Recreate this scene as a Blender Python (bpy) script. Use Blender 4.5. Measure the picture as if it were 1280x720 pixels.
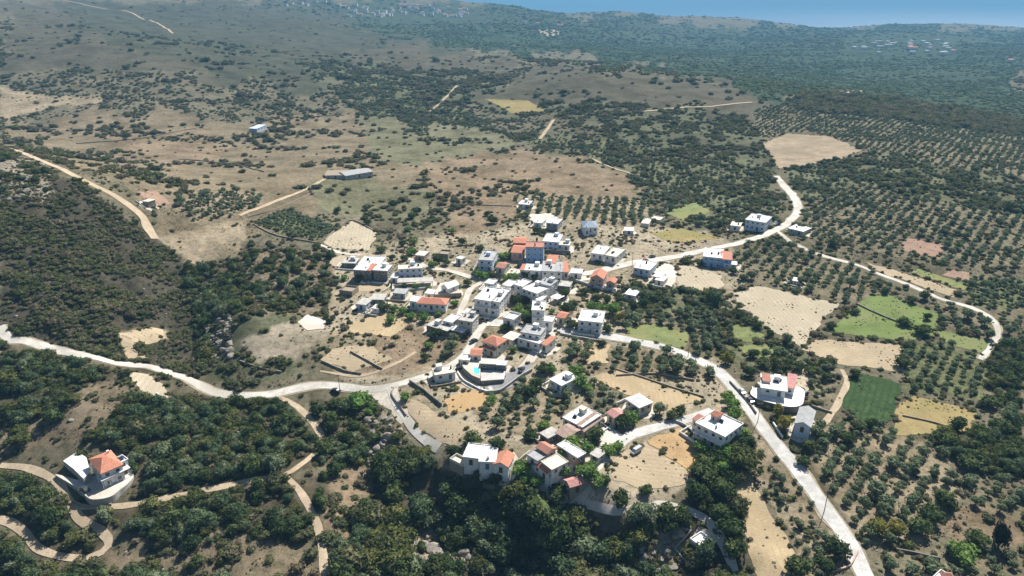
import bpy, bmesh, math, random
import numpy as np
from mathutils import Vector, Matrix
from mathutils.geometry import delaunay_2d_cdt
R = math.radians
random.seed(7); rng = np.random.default_rng(11)
scene = bpy.context.scene
for o in list(bpy.data.objects): bpy.data.objects.remove(o)
COL = scene.collection

# ------------------------------------------------------------------ camera
FPX = 866.0; CAMZ = 140.0; PITCH = math.atan(363 / FPX)          # photo pixels (1280 x 720), horizon just above the frame
cam = bpy.data.cameras.new('camera'); camo = bpy.data.objects.new('camera', cam); COL.objects.link(camo)
cam.sensor_width = 36; cam.lens = 36 * FPX / 1280; cam.clip_start = 1; cam.clip_end = 120000
camo.location = (0, 0, CAMZ); camo.rotation_euler = (math.pi / 2 - PITCH, 0, 0); scene.camera = camo

# ------------------------------------------------------------------ sky, sun, exposure
SUN_AZ = R(33); SUN_EL = R(47)                                    # azimuth clockwise from +Y (into the picture)
world = bpy.data.worlds.new('World'); scene.world = world; world.use_nodes = True
wn = world.node_tree; bg = wn.nodes['Background']
sky = wn.nodes.new('ShaderNodeTexSky'); sky.sky_type = 'NISHITA'; sky.sun_disc = False
sky.sun_elevation = SUN_EL; sky.sun_rotation = SUN_AZ; sky.altitude = 300; sky.air_density = 1.0; sky.dust_density = 0.6
wn.links.new(sky.outputs[0], bg.inputs[0]); bg.inputs[1].default_value = 0.05
sun = bpy.data.lights.new('sun', 'SUN'); sun.energy = 4.9; sun.angle = R(0.5); sun.color = (1, 0.955, 0.88)
suno = bpy.data.objects.new('sun', sun); COL.objects.link(suno); suno.location = (200, 400, 400)
sd = Vector((math.sin(SUN_AZ) * math.cos(SUN_EL), math.cos(SUN_AZ) * math.cos(SUN_EL), math.sin(SUN_EL)))
suno.rotation_euler = (-sd).to_track_quat('-Z', 'Y').to_euler()
vs = scene.view_settings; vs.view_transform = 'Standard'; vs.look = 'None'; vs.gamma = 1; vs.exposure = 0.92
scene.render.engine = 'CYCLES'; cy = scene.cycles
cy.max_bounces = 4; cy.diffuse_bounces = 2; cy.glossy_bounces = 2; cy.transmission_bounces = 2; cy.transparent_max_bounces = 4; cy.volume_bounces = 0
cy.caustics_reflective = False; cy.caustics_refractive = False

# ------------------------------------------------------------------ pixels <-> world
SP, CP = math.sin(PITCH), math.cos(PITCH)
def rays(px, py):
    u = (np.asarray(px, float) - 640) / FPX; v = -(np.asarray(py, float) - 360) / FPX
    return np.stack([u, CP + v * SP, -SP + v * CP], -1)           # y forward, z up, not normalised
def project(x, y, z):
    dz = z - CAMZ; d = y * CP - dz * SP; v = y * SP + dz * CP
    d = np.maximum(d, 1e-3)
    return 640 + FPX * x / d, 360 - FPX * v / d
def at_z(px, py, z):
    r = rays(px, py); t = (z - CAMZ) / r[..., 2]
    return r[..., 0] * t, r[..., 1] * t

# ------------------------------------------------------------------ noise
def hash2(ix, iy, s):
    h = (ix.astype(np.int64) * 374761393 + iy.astype(np.int64) * 668265263 + s * 1442695041) & 0x7fffffff
    h = ((h ^ (h >> 13)) * 1274126177) & 0x7fffffff
    return ((h ^ (h >> 16)) & 0xffff) / 65535.0
def vnoise(x, y, s=0):
    ix = np.floor(x); iy = np.floor(y); fx = x - ix; fy = y - iy
    fx = fx * fx * (3 - 2 * fx); fy = fy * fy * (3 - 2 * fy)
    a = hash2(ix, iy, s); b = hash2(ix + 1, iy, s); c = hash2(ix, iy + 1, s); d = hash2(ix + 1, iy + 1, s)
    return (a * (1 - fx) + b * fx) * (1 - fy) + (c * (1 - fx) + d * fx) * fy - 0.5
def fbm(x, y, s=0, o=4):
    r = 0; a = 1.0
    for k in range(o):
        r = r + a * vnoise(x, y, s + k); x = x * 2.03 + 17.1; y = y * 2.03 - 9.3; a *= 0.5
    return r

# ------------------------------------------------------------------ terrain: heights known at points of the place, smoothly joined
ZP = """450,330,3 520,340,2 600,320,4 680,300,5 750,280,6 640,370,1 600,430,-2 560,480,-5 700,420,-1 760,470,-3 700,540,-6 780,560,-6
600,568,-7 575,578,-7.5 600,590,-8 636,592,-8 640,600,-9 720,606,-9 680,600,-8 690,620,-11 735,622,-11 620,606,-10 585,594,-10 900,520,-5 880,440,-3 980,490,-4 960,620,-9 1060,680,-11 1000,400,-2 1100,400,-2 1200,440,-4 1150,560,-8
1250,620,-11 1270,480,-6 1280,720,-15 1180,690,-12 560,640,-32 640,662,-36 740,685,-36 840,695,-30 505,600,-26 560,715,-37 700,722,-37
870,715,-26 880,655,-17 450,565,-20 470,522,-12 562,574,-9 553,590,-18 480,537,-10 650,632,-24 430,482,-6 500,500,-6 545,552,-8 430,640,-21 400,700,-25
385,590,-16 300,700,-27 200,655,-23 118,588,-15 150,612,-17.5 100,612,-17.5 70,604,-19 84,628,-21.5 52,622,-22 20,600,-19 165,600,-17 110,632,-20.5 130,690,-30 40,702,-32 0,560,-10 100,520,-4 200,560,-11 300,540,-11
380,522,-10 10,428,6 80,450,2 160,460,-2 230,480,-6 300,493,-7 380,488,-6 0,380,15 100,380,11 0,300,31 100,300,25 180,380,4 0,205,52 60,215,47
120,240,38 180,282,21 195,302,14 150,340,14 230,350,2 255,400,-6 247,440,-9 288,392,5 300,430,0 330,330,5 400,300,7 400,400,0 350,440,-1
430,440,-2 200,240,28 300,250,18 770,640,-10 820,636,-10 800,600,-8 850,610,-9 660,606,-9 900,600,-9 690,648,-28 600,622,-26 750,668,-24 815,670,-20 0,720,-36 200,720,-32"""
GP = """0,-18,2400 200,-15,2700 400,-12,3400 520,-6,3600 -200,-10,2300 100,188,640 250,180,700 100,130,850 0,140,800 0,80,1050 0,10,1800 150,60,1150 150,12,2100 300,100,1050 300,40,1750 400,60,1600 400,8,2900
520,16,3100 600,3,3650 640,8,3700 700,18,4000 760,16,4100 820,19,4200 880,20,4200 950,24,4300 985,33,4400 1050,35,4600 1090,31,4500 1190,30,4500
1280,35,4500 500,80,1350 560,50,2100 650,100,1150 740,92,1080 740,79,1500 850,120,900 900,150,780 1000,90,1700 1200,90,1700 900,70,2000
1100,60,2500 1280,70,2200 800,50,2800 950,45,3300 1200,45,3300 1000,140,830 1200,172,690 1100,125,1000 1280,150,900 1100,190,600 1280,200,570
1000,220,555 1150,240,475 1280,260,445 1100,300,400 1280,340,350 500,150,850 400,210,560 550,230,525 650,240,520 800,250,500 800,200,630
950,300,402 870,300,408 500,270,450 620,150,850 300,200,620 400,140,900"""
CX, CY, CZ = [], [], []
for t in ZP.split():
    a, b, c = map(float, t.split(',')); c = -8 + (c + 8) * 0.48 if b > 490 and c < -8 else c; x, y = at_z(a, b, c); CX.append(float(x)); CY.append(float(y)); CZ.append(c)
for t in GP.split():
    a, b, g = map(float, t.split(',')); r = rays(a, b); k = g / r[1]; CX.append(r[0] * k); CY.append(g); CZ.append(CAMZ + r[2] * k)
for u in (-0.75, -0.5, -0.25, 0, 0.25, 0.5, 0.75):
    CX.append(u * 7000); CY.append(7000); CZ.append(-190); CX.append(u * 5600); CY.append(5700); CZ.append(-95)
CX, CY, CZ = map(np.array, (CX, CY, CZ))
def uvw(x, y):
    yy = np.maximum(y, 40.0)
    return np.clip(x / (yy + 50), -0.95, 0.95) * 1.3, np.log(yy + 50)
U0, V0 = uvw(CX, CY)
def kern(d2): return -np.sqrt(d2 + 0.0025)
K = kern((U0[:, None] - U0) ** 2 + (V0[:, None] - V0) ** 2)
n = len(CZ); A = np.zeros((n + 3, n + 3)); A[:n, :n] = K + np.eye(n) * 0.003; A[:n, n] = 1; A[:n, n + 1] = U0; A[:n, n + 2] = V0
A[n, :n] = 1; A[n + 1, :n] = U0; A[n + 2, :n] = V0
W = np.linalg.solve(A, np.concatenate([CZ, [0, 0, 0]]))
def H(x, y):
    x = np.asarray(x, float); y = np.asarray(y, float); sh = x.shape; x = x.ravel(); y = y.ravel(); out = np.empty(len(x))
    for i in range(0, len(x), 60000):
        a, b = x[i:i + 60000], y[i:i + 60000]; u, v = uvw(a, b)
        r = W[n] + W[n + 1] * u + W[n + 2] * v
        for j in range(n): r = r + W[j] * kern((u - U0[j]) ** 2 + (v - V0[j]) ** 2)
        far = np.clip((b - 420) / 900, 0, 1)
        r = r + fbm(a / 34, b / 34, 3, 3) * (0.9 + 1.3 * far) + fbm(a / 210, b / 210, 9, 3) * (12 * far) + fbm(a / 700, b / 700, 5, 2) * 20 * np.clip((b - 1200) / 1500, 0, 1)
        g = np.clip(1 - np.hypot((a + 10) / 130, (b - 150) / 38), 0, 1) + np.clip(1 - np.hypot((a + 190) / 100, (b - 300) / 110), 0, 1)
        r = r + g * fbm(a / 11, b / 11, 21, 3) * 5.0
        out[i:i + 60000] = r
    return out.reshape(sh)
# coarse table for quick look-ups while marching rays
def hit(px, py, dz=0.0):
    px = np.atleast_1d(np.asarray(px, float)); py = np.atleast_1d(np.asarray(py, float)); r = rays(px, py)
    ts = np.geomspace(80, 7000, 150); lo = np.full(len(px), 80.0); hi = np.full(len(px), 7000.0); done = np.zeros(len(px), bool); prev = 80.0
    for t in ts:
        x, y, z = r[:, 0] * t, r[:, 1] * t, CAMZ + r[:, 2] * t
        m = (~done) & (z <= H(x, y) + dz); lo[m] = prev; hi[m] = t; done |= m; prev = t
        if done.all(): break
    for _ in range(22):
        t = (lo + hi) / 2; below = CAMZ + r[:, 2] * t <= H(r[:, 0] * t, r[:, 1] * t) + dz
        hi = np.where(below, t, hi); lo = np.where(below, lo, t)
    t = (lo + hi) / 2
    return np.stack([r[:, 0] * t, r[:, 1] * t, CAMZ + r[:, 2] * t - dz], -1)
def PX(s): return np.array([[float(v) for v in t.split(',')] for t in s.split()])
def hitp(s):
    p = PX(s); return hit(p[:, 0], p[:, 1])

# ------------------------------------------------------------------ helpers for objects
def tag(o, label=None, cat=None, group=None, kind=None):
    if label: o['label'] = label
    if cat: o['category'] = cat
    if group: o['group'] = group
    if kind: o['kind'] = kind
    return o
def empty(name, loc, rz=0.0):
    o = bpy.data.objects.new(name, None); COL.objects.link(o); o.location = loc; o.rotation_euler.z = rz; o.empty_display_size = 0.5; return o
def mesh_obj(name, verts, faces, mat=None, parent=None, smooth=False):
    me = bpy.data.meshes.new(name); me.from_pydata([tuple(v) for v in verts], [], faces); me.update()
    if mat: me.materials.append(mat)
    if smooth: me.polygons.foreach_set('use_smooth', [True] * len(me.polygons))
    o = bpy.data.objects.new(name, me); COL.objects.link(o)
    if parent: o.parent = parent
    return o
def inst(name, me, parent, loc=(0, 0, 0), rz=0.0, sc=(1, 1, 1)):
    o = bpy.data.objects.new(name, me); COL.objects.link(o); o.parent = parent; o.location = loc; o.rotation_euler.z = rz; o.scale = sc; return o

# ------------------------------------------------------------------ materials
MAT = {}
def new_mat(name):
    m = bpy.data.materials.new(name); m.use_nodes = True; nt = m.node_tree; nt.nodes.clear()
    out = nt.nodes.new('ShaderNodeOutputMaterial'); b = nt.nodes.new('ShaderNodeBsdfPrincipled'); nt.links.new(b.outputs[0], out.inputs[0])
    b.inputs['Specular IOR Level'].default_value = 0.2
    return m, nt, b
def N(nt, t, **kw):
    nd = nt.nodes.new(t)
    for k, v in kw.items(): setattr(nd, k, v)
    return nd
def noise(nt, vec, scale, detail=3, rough=0.6):
    nd = N(nt, 'ShaderNodeTexNoise'); nd.inputs['Scale'].default_value = scale; nd.inputs['Detail'].default_value = detail; nd.inputs['Roughness'].default_value = rough
    nt.links.new(vec, nd.inputs['Vector']); return nd.outputs[0]
def mix(nt, a, b, fac, mode='MIX'):
    nd = N(nt, 'ShaderNodeMix', data_type='RGBA', blend_type=mode)
    for s, i in ((fac, 0), (a, 6), (b, 7)):
        if isinstance(s, (int, float)): nd.inputs[i].default_value = s
        elif isinstance(s, tuple): nd.inputs[i].default_value = (*s, 1)
        else: nt.links.new(s, nd.inputs[i])
    return nd.outputs[2]
def ramp(nt, v, a, b, lo=0.0, hi=1.0):
    nd = N(nt, 'ShaderNodeMapRange'); nt.links.new(v, nd.inputs[0])
    for i, x in ((1, a), (2, b), (3, lo), (4, hi)): nd.inputs[i].default_value = x
    return nd.outputs[0]
def bump(nt, b, h, strength, dist=0.1):
    nd = N(nt, 'ShaderNodeBump'); nd.inputs['Strength'].default_value = strength; nd.inputs['Distance'].default_value = dist
    nt.links.new(h, nd.inputs['Height']); nt.links.new(nd.outputs[0], b.inputs['Normal'])
def plain(name, c, rough=0.8, var=0.25, scale=1.5, dirt=None, bs=0.0, spec=0.2, metal=0.0):
    m, nt, b = new_mat(name); tc = N(nt, 'ShaderNodeTexCoord').outputs['Object']
    n1 = noise(nt, tc, scale, 4); n2 = noise(nt, tc, scale * 6, 2)
    col = mix(nt, tuple(x * (1 - var) for x in c), tuple(min(1, x * (1 + var * 0.6)) for x in c), ramp(nt, n1, 0.3, 0.7))
    if dirt: col = mix(nt, col, dirt, ramp(nt, n2, 0.52, 0.75, 0, 0.55))
    nt.links.new(col, b.inputs['Base Color']); b.inputs['Roughness'].default_value = rough; b.inputs['Specular IOR Level'].default_value = spec; b.inputs['Metallic'].default_value = metal
    if bs: bump(nt, b, n2, bs)
    MAT[name] = m; return m
plain('white', (0.74, 0.73, 0.70), 0.75, 0.22, 0.9, (0.45, 0.42, 0.37))
plain('roofwhite', (0.74, 0.73, 0.70), 0.7, 0.28, 0.45, (0.42, 0.39, 0.35))
plain('cream', (0.62, 0.57, 0.47), 0.8, 0.15, 0.6, (0.42, 0.37, 0.29))
plain('pink', (0.52, 0.36, 0.29), 0.8, 0.18, 0.7, (0.38, 0.27, 0.22))
plain('blue', (0.22, 0.38, 0.62), 0.7, 0.12, 0.6, (0.3, 0.42, 0.56))
plain('paleblue', (0.50, 0.58, 0.68), 0.7, 0.12, 0.6)
plain('concrete', (0.44, 0.42, 0.385), 0.9, 0.25, 0.5, (0.3, 0.28, 0.25), 0.2)
plain('greyroof', (0.36, 0.36, 0.36), 0.8, 0.25, 0.6, (0.24, 0.23, 0.22))
plain('slate', (0.19, 0.24, 0.30), 0.6, 0.2, 0.8)
plain('brownroof', (0.34, 0.245, 0.20), 0.85, 0.3, 0.8, (0.24, 0.19, 0.16))
plain('stone', (0.33, 0.275, 0.21), 0.95, 0.35, 1.6, (0.2, 0.17, 0.13), 0.6)
plain('darkstone', (0.21, 0.19, 0.165), 0.95, 0.35, 1.6, (0.13, 0.12, 0.1), 0.6)
plain('rockmat', (0.27, 0.24, 0.20), 0.95, 0.4, 1.2, (0.17, 0.15, 0.13), 0.8)
plain('wood', (0.16, 0.10, 0.06), 0.8, 0.25, 3)
plain('metal', (0.55, 0.56, 0.57), 0.4, 0.08, 2, None, 0, 0.5, 0.7)
plain('shutter', (0.10, 0.17, 0.26), 0.6, 0.15, 2)
plain('doorbrown', (0.14, 0.085, 0.05), 0.6, 0.2, 2)
plain('bark', (0.13, 0.105, 0.08), 0.95, 0.3, 6, None, 0.5)
plain('rubber', (0.02, 0.02, 0.02), 0.9, 0.1, 3)
plain('pvdark', (0.02, 0.03, 0.06), 0.15, 0.1, 2, None, 0, 0.6)
for nm, c in (('carwhite', (0.75, 0.75, 0.74)), ('cardark', (0.04, 0.045, 0.05)), ('carsilver', (0.42, 0.44, 0.46)), ('carred', (0.35, 0.04, 0.03)), ('carblue', (0.06, 0.12, 0.28))):
    plain(nm, c, 0.25, 0.03, 1, None, 0, 0.6)
m, nt, b = new_mat('glass'); b.inputs['Base Color'].default_value = (0.025, 0.035, 0.045, 1); b.inputs['Roughness'].default_value = 0.12; b.inputs['Specular IOR Level'].default_value = 0.6; MAT['glass'] = m
def tile_mat(name, c):
    m, nt, b = new_mat(name); tc = N(nt, 'ShaderNodeTexCoord').outputs['Object']
    w = N(nt, 'ShaderNodeTexWave'); w.bands_direction = 'DIAGONAL'; w.inputs['Scale'].default_value = 1.1; w.inputs['Distortion'].default_value = 0.6; nt.links.new(tc, w.inputs[0])
    n1 = noise(nt, tc, 1.2, 4); n2 = noise(nt, tc, 7, 2)
    col = mix(nt, tuple(x * 0.72 for x in c), tuple(x * 1.15 for x in c), ramp(nt, n1, 0.3, 0.7)); col = mix(nt, col, tuple(x * 0.55 for x in c), ramp(nt, n2, 0.5, 0.8, 0, 0.6))
    nt.links.new(col, b.inputs['Base Color']); b.inputs['Roughness'].default_value = 0.85; bump(nt, b, w.outputs[1], 0.5, 0.08); MAT[name] = m
tile_mat('tile', (0.50, 0.215, 0.14)); tile_mat('tileold', (0.42, 0.20, 0.15)); tile_mat('tilepink', (0.50, 0.25, 0.22))

# road, field and ground materials
def surface(name, c, var=0.3, scale=0.25, c2=None, rows=None, rowcol=None, bs=0.4, rough=0.95, fine=2.5):
    """procedural ground surface; rows = (angle, spacing) draws furrows or mown lines"""
    m, nt, b = new_mat(name); tc = N(nt, 'ShaderNodeTexCoord').outputs['Object']
    n1 = noise(nt, tc, scale, 5, 0.65); n2 = noise(nt, tc, fine, 3, 0.7); n3 = noise(nt, tc, scale * 0.2, 3)
    col = mix(nt, tuple(x * (1 - var) for x in c), tuple(x * (1 + var) for x in c), ramp(nt, n1, 0.3, 0.7))
    if c2: col = mix(nt, col, c2, ramp(nt, n3, 0.48, 0.62, 0, 0.85))
    if rows:
        mp = N(nt, 'ShaderNodeMapping'); nt.links.new(tc, mp.inputs[0]); mp.inputs['Rotation'].default_value = (0, 0, -rows[0])
        w = N(nt, 'ShaderNodeTexWave'); w.bands_direction = 'Y'; w.inputs['Scale'].default_value = 0.314 / rows[1]; w.inputs['Distortion'].default_value = 1.2; w.inputs['Detail'].default_value = 2
        w.inputs['Detail Scale'].default_value = 1.5; nt.links.new(mp.outputs[0], w.inputs[0])
        col = mix(nt, col, rowcol or tuple(x * 0.6 for x in c), ramp(nt, w.outputs[1], 0.35, 0.9, 0, 0.55))
        col = mix(nt, col, tuple(x * 0.8 for x in c), ramp(nt, noise(nt, tc, 0.07, 4, .7), 0.45, 0.6, 0, 0.6))
    col = mix(nt, col, tuple(x * 0.45 for x in c), ramp(nt, n2, 0.52, 0.7, 0, 0.7)); col = mix(nt, col, (1.3, 1.3, 1.3), ramp(nt, n2, 0.45, 0.3, 0, 0.7), 'MULTIPLY')
    nt.links.new(col, b.inputs['Base Color']); b.inputs['Roughness'].default_value = rough; b.inputs['Specular IOR Level'].default_value = 0.1
    bump(nt, b, n2, bs, 0.25); MAT[name] = m; return m
surface('roadconcrete', (0.53, 0.50, 0.445), 0.28, 0.22, (0.40, 0.365, 0.31), bs=0.2)
surface('verge', (0.31, 0.26, 0.185), 0.3, 0.3, (0.22, 0.185, 0.125), bs=0.6)
surface('roadgrey', (0.50, 0.485, 0.455), 0.28, 0.22, (0.38, 0.37, 0.35), bs=0.1)
surface('dirtroad', (0.42, 0.335, 0.235), 0.2, 0.3, (0.36, 0.28, 0.19), bs=0.3)
surface('yard', (0.55, 0.51, 0.45), 0.18, 0.3, (0.46, 0.40, 0.33), bs=0.15)
surface('yardsoil', (0.54, 0.49, 0.41), 0.25, 0.25, (0.42, 0.37, 0.29), bs=0.4)
surface('asphalt', (0.24, 0.24, 0.245), 0.12, 0.3, bs=0.1)
m, nt, b = new_mat('poolwater'); b.inputs['Base Color'].default_value = (0.10, 0.55, 0.68, 1); b.inputs['Roughness'].default_value = 0.08; b.inputs['Specular IOR Level'].default_value = 0.5; MAT['poolwater'] = m

# ground: land-cover colour per vertex (what grows and lies there) with procedural grain on top
m, nt, b = new_mat('groundmat'); at = N(nt, 'ShaderNodeAttribute', attribute_name='cover'); tc = N(nt, 'ShaderNodeTexCoord').outputs['Object']
n1 = noise(nt, tc, 0.03, 5, 0.7); n2 = noise(nt, tc, 0.35, 5, 0.75); n3 = noise(nt, tc, 1.9, 3, 0.75)
c = mix(nt, at.outputs['Color'], (0.55, 0.55, 0.5), ramp(nt, n1, 0.35, 0.58, 1.0, 0.0), 'MULTIPLY')
c = mix(nt, c, (1.45, 1.35, 1.25), ramp(nt, n2, 0.5, 0.68, 0.0, 0.8), 'MULTIPLY')
c = mix(nt, c, (0.42, 0.46, 0.36), ramp(nt, n2, 0.50, 0.34, 0.0, 0.8), 'MULTIPLY')
c = mix(nt, c, (0.38, 0.40, 0.34), ramp(nt, n3, 0.56, 0.72, 0.0, 0.75), 'MULTIPLY')
c = mix(nt, c, (1.6, 1.55, 1.5), ramp(nt, n3, 0.36, 0.24, 0.0, 0.8), 'MULTIPLY')
nt.links.new(c, b.inputs['Base Color']); b.inputs['Roughness'].default_value = 1; b.inputs['Specular IOR Level'].default_value = 0.05
bump(nt, b, n3, 0.7, 0.5); MAT['groundmat'] = m

def leaf_mat(name, c1, c2, trans=0.33, dark=0.66):
    c1 = tuple(x * 1.38 for x in c1); c2 = tuple(x * 1.38 for x in c2)
    m = bpy.data.materials.new(name); m.use_nodes = True; nt = m.node_tree; nt.nodes.clear()
    out = nt.nodes.new('ShaderNodeOutputMaterial'); oi = N(nt, 'ShaderNodeObjectInfo'); tc = N(nt, 'ShaderNodeTexCoord').outputs['Object']
    nv = noise(nt, tc, 2.2, 2); nf = noise(nt, tc, 14.0, 1)
    col = mix(nt, c1, c2, oi.outputs['Random']); col = mix(nt, col, tuple(x * dark for x in c1), ramp(nt, nv, 0.42, 0.62))
    col = mix(nt, col, (1.5, 1.5, 1.3), ramp(nt, nf, 0.5, 0.7, 0, 0.7), 'MULTIPLY')
    d = N(nt, 'ShaderNodeBsdfDiffuse'); t = N(nt, 'ShaderNodeBsdfTranslucent'); mx = N(nt, 'ShaderNodeMixShader'); mx.inputs[0].default_value = trans
    nt.links.new(col, d.inputs[0]); nt.links.new(col, t.inputs[0]); nt.links.new(d.outputs[0], mx.inputs[1]); nt.links.new(t.outputs[0], mx.inputs[2]); nt.links.new(mx.outputs[0], out.inputs[0])
    MAT[name] = m
leaf_mat('leaf_olive', (0.115, 0.145, 0.080), (0.155, 0.180, 0.110), .3)
leaf_mat('leaf_shrub', (0.066, 0.076, 0.036), (0.142, 0.136, 0.074))
leaf_mat('leaf_maquis', (0.050, 0.064, 0.024), (0.138, 0.142, 0.050))
leaf_mat('leaf_dark', (0.040, 0.062, 0.026), (0.105, 0.128, 0.050))
leaf_mat('leaf_bright', (0.105, 0.185, 0.048), (0.16, 0.225, 0.065))
leaf_mat('leaf_yellow', (0.20, 0.18, 0.04), (0.16, 0.16, 0.05))
leaf_mat('leaf_far', (0.075, 0.110, 0.058), (0.110, 0.145, 0.075))
leaf_mat('leaf_cypress', (0.016, 0.024, 0.014), (0.022, 0.032, 0.018))
leaf_mat('leaf_dry', (0.13, 0.11, 0.07), (0.17, 0.15, 0.10))
# ------------------------------------------------------------------ land cover read off the photograph (pixel outlines -> place)
RW, RH = 640, 360
gx, gy = np.meshgrid((np.arange(RW) + 0.5) * 2, (np.arange(RH) + 0.5) * 2)
def inside(poly, X, Y):
    r = np.zeros(X.shape, bool); j = len(poly) - 1
    for i in range(len(poly)):
        xi, yi = poly[i]; xj, yj = poly[j]
        if yi != yj: r ^= ((yi > Y) != (yj > Y)) & (X < (xj - xi) * (Y - yi) / (yj - yi) + xi)
        j = i
    return r
KINDS = {  # ground colour, shrub cover, shrub radius, tree cover, tree radius, scattered olives
 'mid':     ((0.155, 0.138, 0.094), 0.22, 1.3, 0.00, 3.0),
 'hill':    ((0.078, 0.080, 0.052), 0.04, 1.9, 0.00, 3.0),
 'hilldry': ((0.105, 0.096, 0.066), 0.025, 1.9, 0.00, 3.0),
 'plain':   ((0.048, 0.074, 0.042), 0.00, 2.0, 0.00, 3.0),
 'ridge':   ((0.060, 0.080, 0.046), 0.30, 2.5, 0.00, 3.0),
 'dense':   ((0.118, 0.122, 0.074), 0.55, 1.9, 0.00, 3.0),
 'bank':    ((0.070, 0.080, 0.050), 0.95, 2.2, 0.00, 3.0),
 'slope':   ((0.072, 0.064, 0.046), 1.5, 1.4, 0.00, 3.0),
 'dry':     ((0.215, 0.175, 0.118), 0.08, 2.0, 0.00, 3.0),
 'meadow':  ((0.172, 0.165, 0.102), 0.05, 1.9, 0.00, 3.0),
 'red':     ((0.245, 0.188, 0.128), 0.10, 1.5, 0.00, 3.0),
 'bare':    ((0.330, 0.270, 0.190), 0.02, 1.0, 0.00, 3.0),
 'pale':    ((0.330, 0.285, 0.220), 0.03, 1.0, 0.00, 3.0),
 'maquis':  ((0.105, 0.090, 0.060), 0.65, 1.3, 0.60, 2.0),
 'maquis2': ((0.205, 0.165, 0.115), 0.40, 1.3, 0.14, 2.0),
 'forest':  ((0.100, 0.085, 0.060), 0.50, 1.3, 0.80, 3.0),
 'rocky':   ((0.300, 0.255, 0.195), 0.28, 1.0, 0.06, 2.0),
 'village': ((0.350, 0.297, 0.218), 0.10, 0.9, 0.00, 3.0),
 'grove':   ((0.275, 0.225, 0.155), 0.08, 0.8, 0.00, 3.0),
 'grovedk': ((0.190, 0.165, 0.110), 0.12, 0.8, 0.00, 3.0),
 'greengr': ((0.150, 0.160, 0.080), 0.06, 0.9, 0.00, 3.0),
 'mixed':   ((0.150, 0.150, 0.088), 0.45, 1.7, 0.06, 2.6),
}
KN = list(KINDS)
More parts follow.
